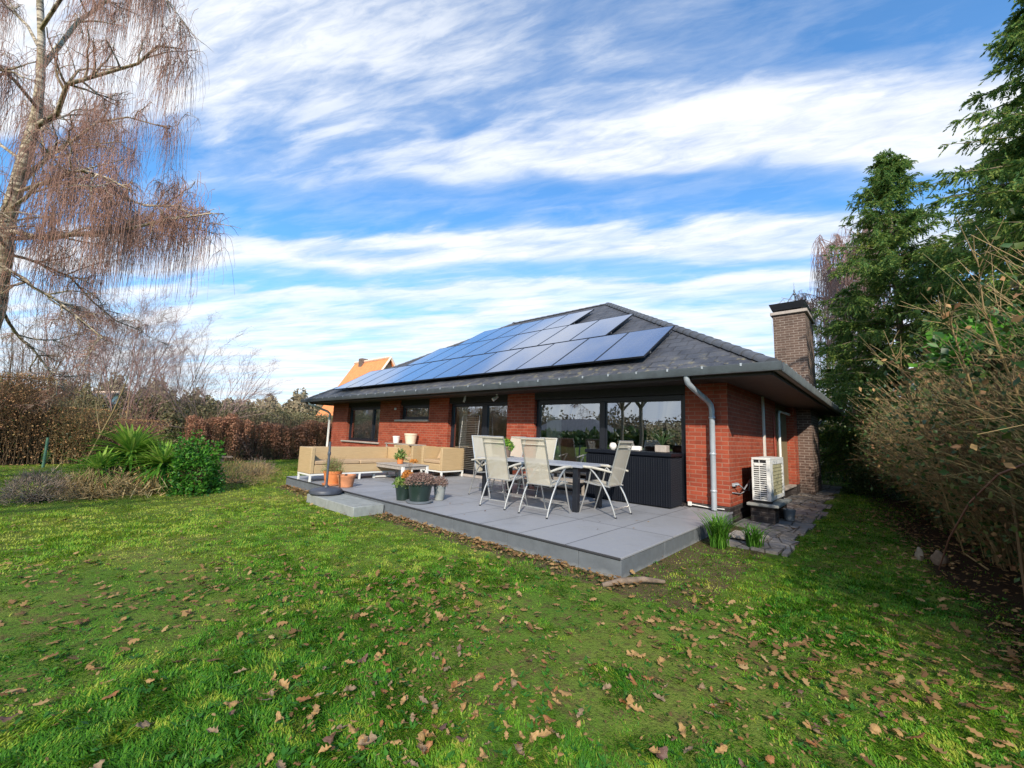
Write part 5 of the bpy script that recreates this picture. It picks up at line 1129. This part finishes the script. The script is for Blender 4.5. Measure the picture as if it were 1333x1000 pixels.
# bungalow and trees across the lawn behind the camera: seen mirrored in the windows
t_ = thing('bungalow', (-56, -78, G0), 'dark roofed bungalow mirrored in the wide window', 'house')
m = MB(); m.box(-66, -46, -84, -74, G0, 2.9); m.build('wall', 'palewall', t_)
m = MB(); m.add([(-67, -85, 2.8), (-45, -85, 2.8), (-45, -73, 2.8), (-67, -73, 2.8), (-61, -79, 5.9), (-51, -79, 5.9)], [(0, 1, 5, 4), (1, 2, 5), (2, 3, 4, 5), (3, 0, 4), (3, 2, 1, 0)]); m.build('roof', 'ridge', t_)
for i, (x, y, h) in enumerate(((-9.0, -15.2, 9.5), (-4.2, -17.5, 10), (-13.5, -22, 10.5), (-20, -19, 9))):
    baretree('bare_tree', x, y, h, ['leafless tree with thick trunk mirrored in the middle of the wide window', 'leafless tree mirrored at the right of the wide window', 'leafless tree mirrored in the left pane of the wide window', 'leafless tree mirrored in the glazed door'][i], 'twig', 1, .8, rr=.09, group='trees behind the photographer')
woods('scrub', [(-60, -42), (-30, -62), (20, -60)], 3, 3.6, 9000, 'ivy', .8, G0)
# ------------------------------------------------------------------ grass and leaves
def on_lawn(x, y, soft=0.):
    w = np.sin(x*5.3)*.07+np.sin(x*11+y*3)*.05
    ok = ~((x > TX0-.03) & (x < TX1+.02) & (y > TY0-.03) & (y < 12))           # terrace and house
    ok &= ~((x > -LW-.2) & (x < .1) & (y > -.2) & (y < WD+.2))
    ok &= ~((x > -.05) & (x < 1.14+w) & (y > -1.8+w) & (y < 12))
    ok &= ~((x > -6.82) & (x < -4.78) & (y > -5.0) & (y < -4.3))
    return ok
def vnoise(x, y, sc_, seed):
    q = np.random.RandomState(seed); T = q.rand(64, 64); u, v = x/sc_+1000.3, y/sc_+1000.7; i, j = np.floor(u).astype(int), np.floor(v).astype(int); f, g = u-i, v-j; f = f*f*(3-2*f); g = g*g*(3-2*g)
    t = lambda a, b: T[a % 64, b % 64]
    return (t(i, j)*(1-f)+t(i+1, j)*f)*(1-g)+(t(i, j+1)*(1-f)+t(i+1, j+1)*f)*g
def grass():
    n = 900000
    th = R.uniform(-1.08, 1.02, n); r = np.exp(R.uniform(math.log(1.35), math.log(26), n))
    a = YAW-th    # bearing: th>0 to the right
    x = CAM[0]-np.sin(a)*r; y = CAM[1]+np.cos(a)*r
    ok = on_lawn(x, y)
    big = vnoise(x, y, 1.5, 1)*.65+vnoise(x, y, .6, 2)*.35; mid = vnoise(x, y, .22, 3)*.6+vnoise(x, y, .10, 4)*.4; fine = vnoise(x, y, .045, 5)
    yel = np.clip((vnoise(x, y, .9, 6)*.6+vnoise(x, y, .3, 7)*.4-.48)*4, 0, 1)
    dens = np.clip(.36+1.1*mid+.35*(fine-.5)+.35*(big-.4), .05, 1)
    bare = np.clip((vnoise(x, y, .5, 8)*.35+vnoise(x, y, .17, 9)*.35+vnoise(x, y, .07, 14)*.3-.60)*7, 0, 1); dens *= 1-.75*bare; wx = np.exp(-((x-.6)**2/.5+(y+6.9)**2/.12)); dens *= 1-.75*wx
    straw = np.clip((vnoise(x, y, .28, 15)*.5+vnoise(x, y, .09, 16)*.5-.60)*8, 0, 1)
    dens *= np.clip(1-(x-(2.35-.10*y)+(big-.5)*1.2)*1.6, .03, 1)                     # thins out under the hedge
    strip = (y > TY0-.25-.5*mid) & (x > TX0) & (x < .3); dens[strip] *= .3           # soil strip along the terrace
    corner = (x > -.2) & (x < 1.3) & (y > -5.0) & (y < -1.6); yel[corner] = np.clip(yel[corner]+.7, 0, 1); dens[corner] *= .75
    dens[(x < -18.9)] = 0; dry = np.clip(1-np.abs(x+8)/4, 0, 1)*np.clip(1-np.abs(y+7)/2.6, 0, 1); yel = np.clip(yel+dry*.9, 0, 1)
    ok &= R.rand(n) < dens
    x, y, r, big, mid, fine, yel, straw = [q[ok] for q in (x, y, r, big, mid, fine, yel, straw)]; n = len(x)
    h = (.009+.019*R.rand(n)+.038*np.clip(mid-.35, 0, 1)+.02*(R.rand(n) > .96))*(1+.012*r)*(1-.35*yel); w = (.0013+.0010*R.rand(n))*(1+.26*r)
    ang = R.uniform(0, 2*PI, n)*.5+2*PI*vnoise(x, y, .13, 12); ld = R.uniform(.3, 1.5, n)*h; lx, ly = np.cos(ang)*ld, np.sin(ang)*ld; sx, sy = -np.sin(ang)*w, np.cos(ang)*w; z = np.full(n, G0-.004)
    V = np.stack([np.stack([x-sx, y-sy, z], 1), np.stack([x+sx, y+sy, z], 1), np.stack([x+lx*.35+sx*.8, y+ly*.35+sy*.8, z+h*.62], 1), np.stack([x+lx*.35-sx*.8, y+ly*.35-sy*.8, z+h*.62], 1), np.stack([x+lx, y+ly, z+h*(.85)], 1)], 1).reshape(-1, 3)
    i = np.arange(n)[:, None]*5
    rv = R.rand(n)*.36+.14+.30*(big-.5)+.42*yel*R.rand(n)**.5+.5*(R.rand(n) > .92)+.55*straw*(R.rand(n) > .35)
    # sun and shade painted into the blades: yellower left (thin, dry too), darker right
    rv = np.clip(rv++.16*np.clip((-x-.5)/5, 0, 1)+.26*np.clip((r-5)/6, 0, 1)*(x < 0)-.08*np.clip((x-.5)/2, 0, 1), 0, 1)
    return tag(npmesh('grass', V, [i+np.array([0, 1, 2, 3]), i+np.array([3, 2, 4])], 'grass', None, np.repeat(rv, 5)), kind='stuff')
grass()
# low weeds and moss in the lawn near the camera
def weeds(n):
    a = YAW-R.uniform(-.9, .9, n); r = np.exp(R.uniform(math.log(1.5), math.log(7), n)); x = CAM[0]-np.sin(a)*r; y = CAM[1]+np.cos(a)*r; ok = on_lawn(x, y); x, y = x[ok], y[ok]; n = len(x)
    k = 7; C = np.repeat(np.stack([x, y, np.full(n, G0+.012)], 1), k, 0)+R.randn(n*k, 3)*np.array([.012, .012, .004]); ang = R.uniform(0, 2*PI, n*k); A = np.stack([np.cos(ang), np.sin(ang), R.uniform(.1, .7, n*k)], 1)*R.uniform(.02, .05, n*k)[:, None]; B = unit(np.cross(A, np.array([0, 0, 1.])))*R.uniform(.006, .012, n*k)[:, None]
    v, f, r_ = leaves(C, A, B, .2); return tag(npmesh('lawn_weeds', v, f, 'laurel', None, r_*.6), kind='stuff')
weeds(700)
# oak leaf meshes
def oakleaf(seed):
    q = random.Random(seed); n = 26; out = []
    for i in range(n+1):
        t = i/n; lob = .5+.5*math.cos(t*PI*2*3.5+q.uniform(-.4, .4)); wv = (math.sin(PI*min(1, t**.8*1.02)))**.7*(.20+.16*lob*(0.6+.4*t)); out.append((t, wv*q.uniform(.85, 1.1)))
    cu, cv, tw = q.uniform(-.5, .9), q.uniform(-.9, 1.2), q.uniform(-.3, .3)
    def z(u, v): return cu*(u-.5)**2*.6+cv*v*v*1.6+tw*v*(u-.5)+.04*math.sin(u*9)
    vs = []
    for t, w in out: vs += [(t-.5, w, z(t, w)), (t-.5, w*.5, z(t, w*.5)), (t-.5, 0, z(t, 0)-.015), (t-.5, -w*.5, z(t, -w*.5)), (t-.5, -w*.92, z(t, -w))]
    fs = [(5*i+k, 5*(i+1)+k, 5*(i+1)+k+1, 5*i+k+1) for i in range(n) for k in range(4)]
    # stalk
    b = len(vs); vs += [(-.72, .006, .02), (-.72, -.006, .02), (-.5, .008, z(0, 0)), (-.5, -.008, z(0, 0))]; fs.append((b, b+2, b+3, b+1))
    return vs, fs
def leafcol(name, c):
    t = NT(name); p = t.obj(); nz = t.noise(p, 5, 4); s = t.n('ShaderNodeSeparateXYZ'); t.l(p, s.inputs[0])
    vein = t.math('LESS_THAN', t.math('ABSOLUTE', s.outputs[1]), .012)
    cc = t.mix(nz, tuple(x*.55 for x in c), tuple(min(1, x*1.35) for x in c)); cc = t.mix(t.math('MULTIPLY', vein, .5), cc, tuple(min(1, x*1.7) for x in c))
    b = t.bsdf(cc, .6, 0, nz, .4, .02); tr = t.n('ShaderNodeBsdfTranslucent'); t.l(cc, tr.inputs[0]); mx = t.n('ShaderNodeMixShader'); mx.inputs[0].default_value = .15; t.l(b.outputs[0], mx.inputs[1]); t.l(tr.outputs[0], mx.inputs[2]); return t.done(mx)
LC = [('tan', leafcol('tan_leaf', (.36, .21, .075)), 'tan oak leaf lying on the grass'), ('rust', leafcol('rust_leaf', (.28, .115, .035)), 'rusty red oak leaf lying on the grass'),
      ('grey', leafcol('mauve_leaf', (.25, .17, .095)), 'faded grey-brown oak leaf lying on the grass'), ('dark', leafcol('dark_leaf', (.12, .06, .04)), 'dark brown withered oak leaf lying on the grass')]
shapes = []
for k in range(12):
    vs, fs = oakleaf(k); c = LC[[0, 1, 2, 0, 3, 0, 1, 2, 0, 2, 1, 0][k]]
    me = bpy.data.meshes.new('fallen_leaf'); me.from_pydata(vs, [], fs); me.materials.append(c[1]); me.polygons.foreach_set('use_smooth', [True]*len(fs)); shapes.append((me, c))
def leafpos(n, rmax):
    th = R.uniform(-.93, .93, n); r = np.exp(R.uniform(math.log(1.55), math.log(rmax), n)); a = YAW-th; x = CAM[0]-np.sin(a)*r; y = CAM[1]+np.cos(a)*r
    ok = on_lawn(x, y); cl_ = np.sin(x*2.1+1)*np.cos(y*1.7)+np.sin(x*.9-y*1.3); ok &= R.rand(n) < np.clip(.35+.5*cl_, .04, 1); return x[ok], y[ok], r[ok]
x1, y1, r1 = leafpos(1900, 5.2)
o_ = np.argsort(r1)[:300]; RSEL = r1[o_].max()
for i in o_:
    me, c = shapes[R.randint(12)]
    o = bpy.data.objects.new('fallen_leaf', me); COL.objects.link(o); s = R.uniform(.032, .092)
    o.location = (x1[i], y1[i], G0+.030+R.uniform(0, .014)); o.rotation_euler = (R.randn()*.28, R.randn()*.28, R.uniform(0, 6.28)); o.scale = (s, s*R.uniform(.75, 1.1), s*R.uniform(.6, 1.7))
    tag(o, c[2], 'fallen leaf', 'fallen '+c[0]+' leaves on the lawn')
# the rest of the fallen leaves: thousands, one object
V = []; Fq = []; RV = []; b = 0
xs_, ys_, rs_ = leafpos(10500, 19); k_ = rs_ > RSEL; far = np.stack([xs_, ys_], 1)[k_]
xs2, ys2, _r = leafpos(6500, 9); bits = np.stack([xs2, ys2], 1)
n = 1300; fx = R.uniform(-9.5, .2, n); fy = TY0-.05-np.abs(R.randn(n))*.16; e1 = np.stack([fx, fy], 1); e1 = e1[~((e1[:, 0] > -6.7) & (e1[:, 0] < -4.65) & (e1[:, 1] > -5.05))]
n = 1300; y_ = R.uniform(-7.0, 5, n); x_ = 2.65-.10*y_+R.randn(n)*.42; e2 = np.stack([x_, y_], 1); e2 = e2[(e2[:, 0] > 1.15)]
n = 90; e3 = np.stack([R.uniform(.2, 1.1, n), R.uniform(-1, 9, n)], 1)
n = 500; e4 = np.stack([-19.0+np.abs(R.randn(n))*1.2, R.uniform(-14, -6, n)], 1)
allp = np.concatenate([far, e1, e2, e3, e4, bits])
n = 130; onter = np.stack([R.uniform(-9.5, -.1, n), np.where(R.rand(n) < .5, R.uniform(-4.3, -.3, n), -np.abs(R.randn(n))*.12-.12)], 1); allp = np.concatenate([onter, allp]); vs, fs = oakleaf(3); LS = []
low = []   # coarse leaf: 8-point lobed outline folded on its midrib
prof = [(0, .0), (.12, .16), (.25, .09), (.42, .30), (.55, .16), (.75, .30), (.86, .14), (1, 0)]
base = np.array([(t-.5, w, .25*w*w*4*.3) for t, w in prof]+[(t-.5, -w, .25*w*w*4*.3) for t, w in prof[1:-1]])
N = len(allp); ang = R.uniform(0, 2*PI, N); s = R.uniform(.03, .085, N); s[-len(bits):] = R.uniform(.014, .034, len(bits)); s[:130] *= .55; curl = R.uniform(-1.2, 1.8, N); tiltx, tilty = R.randn(N)*.25, R.randn(N)*.25
P = np.repeat(base[None], N, 0)*s[:, None, None]; P[:, :, 2] = (curl[:, None]*(base[None, :, 1]**2)*1.5+base[None, :, 0]**2*curl[:, None]*.5)*s[:, None]+P[:, :, 0]*tiltx[:, None]+P[:, :, 1]*tilty[:, None]
ca, sa = np.cos(ang)[:, None], np.sin(ang)[:, None]; X = P[:, :, 0]*ca-P[:, :, 1]*sa+allp[:, :1]; Y = P[:, :, 0]*sa+P[:, :, 1]*ca+allp[:, 1:2]; Z = P[:, :, 2]+(G0+R.uniform(.02, .055, N))[:, None]; Z[:130] = np.abs(P[:130, :, 2])*.6+.004
i = np.arange(N)[:, None]*14; q_ = [[0, 1, 2, 3, 4, 5, 6, 7], [7, 13, 12, 11, 10, 9, 8, 0]]
tag(npmesh('leaf_litter', np.stack([X, Y, Z], -1).reshape(-1, 3), [i+np.array(q_[0]), i+np.array(q_[1])], 'litter', None, np.repeat(R.rand(N), 14)), kind='stuff')
for (x, y, sc_) in ((-1.35, -2.95, .03), (-1.15, -2.8, .025), (-2.9, -3.6, .05), (-.9, -3.3, .03)):
    o = bpy.data.objects.new('fallen_leaf', shapes[4][0]); COL.objects.link(o); o.location = (x, y, .006); o.scale = (sc_,)*3; o.rotation_euler = (0, 0, x*9)
    tag(o, 'tiny dark curled leaf lying on the terrace tiles', 'fallen leaf', 'leaves on the terrace')
# ------------------------------------------------------------------ light
SUN_AZ = (0.64, -0.768)      # horizontal direction towards the sun
EL = math.radians(32)
sd = Vector((SUN_AZ[0]*math.cos(EL), SUN_AZ[1]*math.cos(EL), math.sin(EL)))
ld = bpy.data.lights.new('sun', 'SUN'); ld.energy = 3.9; ld.angle = math.radians(.8); ld.color = (1, .90, .76)
lo = bpy.data.objects.new('sun', ld); COL.objects.link(lo); lo.rotation_euler = (-sd).to_track_quat('-Z', 'Y').to_euler()
w = bpy.data.worlds.new('World'); sc.world = w; w.use_nodes = True; T_ = w.node_tree; T_.nodes.clear()
class WT(NT):
    def __init__(s, t): s.t = t
wt = WT(T_); outw = wt.n('ShaderNodeOutputWorld'); bg = wt.n('ShaderNodeBackground'); wt.l(bg.outputs[0], outw.inputs[0])
sky = wt.n('ShaderNodeTexSky', sky_type='NISHITA'); sky.sun_disc = False; sky.sun_elevation = EL; sky.sun_rotation = math.atan2(SUN_AZ[0], SUN_AZ[1]); sky.air_density = 1.0; sky.dust_density = .4; sky.ozone_density = 3.0
dr = wt.n('ShaderNodeTexCoord').outputs['Generated']
def dot(v):
    n_ = wt.n('ShaderNodeVectorMath', operation='DOT_PRODUCT'); wt.l(dr, n_.inputs[0]); n_.inputs[1].default_value = v; return n_.outputs['Value']
A0 = math.radians(8.0); fh = np.array([-math.sin(YAW-A0), math.cos(YAW-A0), 0]); rh = np.array([fh[1], -fh[0], 0])     # wind direction frame of the cloud bands
dz = wt.math('MAXIMUM', dot((0, 0, 1)), .035)
s_ = wt.math('DIVIDE', dot(tuple(fh)), dz); c_ = wt.math('DIVIDE', dot(tuple(rh)), dz)
def vec(a, b, c=0.):
    n_ = wt.n('ShaderNodeCombineXYZ')
    for i, v in enumerate((a, b, c)):
        if isinstance(v, (int, float)): n_.inputs[i].default_value = v
        else: wt.l(v, n_.inputs[i])
    return n_.outputs[0]
M_ = wt.math
# warp so that the bands get ragged edges; clouds are stretched along the band direction
ls = M_('LOGARITHM', s_, math.e); az = M_('DIVIDE', c_, M_('ADD', s_, .35))
ty = M_('ADD', ls, M_('MULTIPLY', az, .10))
n_big = wt.noise(vec(M_('MULTIPLY', ty, 2.6), M_('MULTIPLY', az, 1.7), 3.), 1.0, 3, .5)
n_mid = wt.noise(vec(M_('MULTIPLY', ty, 7.5), M_('MULTIPLY', M_('ADD', az, M_('MULTIPLY', ls, .5)), 3.6), 7.), 1.0, 6, .54, .35)
n_fin = wt.noise(vec(M_('MULTIPLY', ty, 22.), M_('MULTIPLY', M_('ADD', az, M_('MULTIPLY', ls, .9)), 11.), 1.), 1.0, 6, .65, .6)
far = M_('MINIMUM', M_('MULTIPLY', s_, .4), 1.6)
warp = M_('ADD', M_('MULTIPLY', M_('SUBTRACT', n_big, .5), .75), M_('MULTIPLY', M_('SUBTRACT', n_mid, .5), .45))
sw = M_('MULTIPLY', s_, M_('ADD', 1.0, M_('MULTIPLY', warp, .55)))
ramp = wt.ramp(M_('DIVIDE', sw, 5.0), [(.0, .50), (.16, .50), (.20, .52), (.235, .62), (.262, .92), (.292, .90), (.318, .24), (.345, .30), (.375, .86), (.445, .92), (.478, .46), (.505, .50), (.54, .86), (.60, .66), (.66, .88), (.80, .82), (1.0, .92)])
bl = M_('MULTIPLY', M_('SUBTRACT', 1.22, s_), 4., True); bm_ = M_('MULTIPLY', M_('SUBTRACT', 1.62, s_), 4., True)
lat = M_('ADD', M_('MULTIPLY', M_('MULTIPLY', bl, c_), -.42), M_('MULTIPLY', M_('MULTIPLY', M_('SUBTRACT', bm_, bl), c_), .34))
rough = M_('ADD', M_('MULTIPLY', M_('SUBTRACT', n_mid, .5), 1.0), M_('MULTIPLY', M_('SUBTRACT', n_fin, .5), .24))
den = M_('ADD', M_('ADD', ramp, lat), rough)
den = wt.ramp(den, [(.20, .04), (.50, .26), (.76, .70), (1.04, .97)])
skyc = wt.mix(1.0, sky.outputs[0], (.13, .13, .13), 'MULTIPLY')
skyc = wt.mix(1.0, skyc, (.60, 1.16, 1.46), 'MULTIPLY')
# sunlit thin cloud: white where thick, faintly lilac-grey in its own hollows
shade = wt.ramp(M_('ADD', M_('MULTIPLY', n_mid, .5), M_('MULTIPLY', n_fin, .5)), [(.36, (.66, .74, .90)), (.56, (.95, .98, 1.02))])
cl_c = wt.mix(1.0, shade, (.74, .74, .74), 'MULTIPLY')
hz = M_('POWER', M_('SUBTRACT', 1.0, M_('MINIMUM', M_('MAXIMUM', dot((0, 0, 1)), 0.), 1.)), 9.0)
skyc = wt.mix(M_('MULTIPLY', hz, .45), skyc, (.42, .56, .70))
fin = wt.mix(den, skyc, cl_c); wt.l(fin, bg.inputs[0]); bg.inputs[1].default_value = 1.0
vs_ = sc.view_settings; vs_.view_transform = 'Standard'; vs_.look = 'None'; vs_.exposure = 0.60; vs_.gamma = 1; vs_.use_curve_mapping = False
sc.cycles.max_bounces = 6; sc.cycles.transparent_max_bounces = 10; sc.cycles.caustics_reflective = False; sc.cycles.caustics_refractive = False
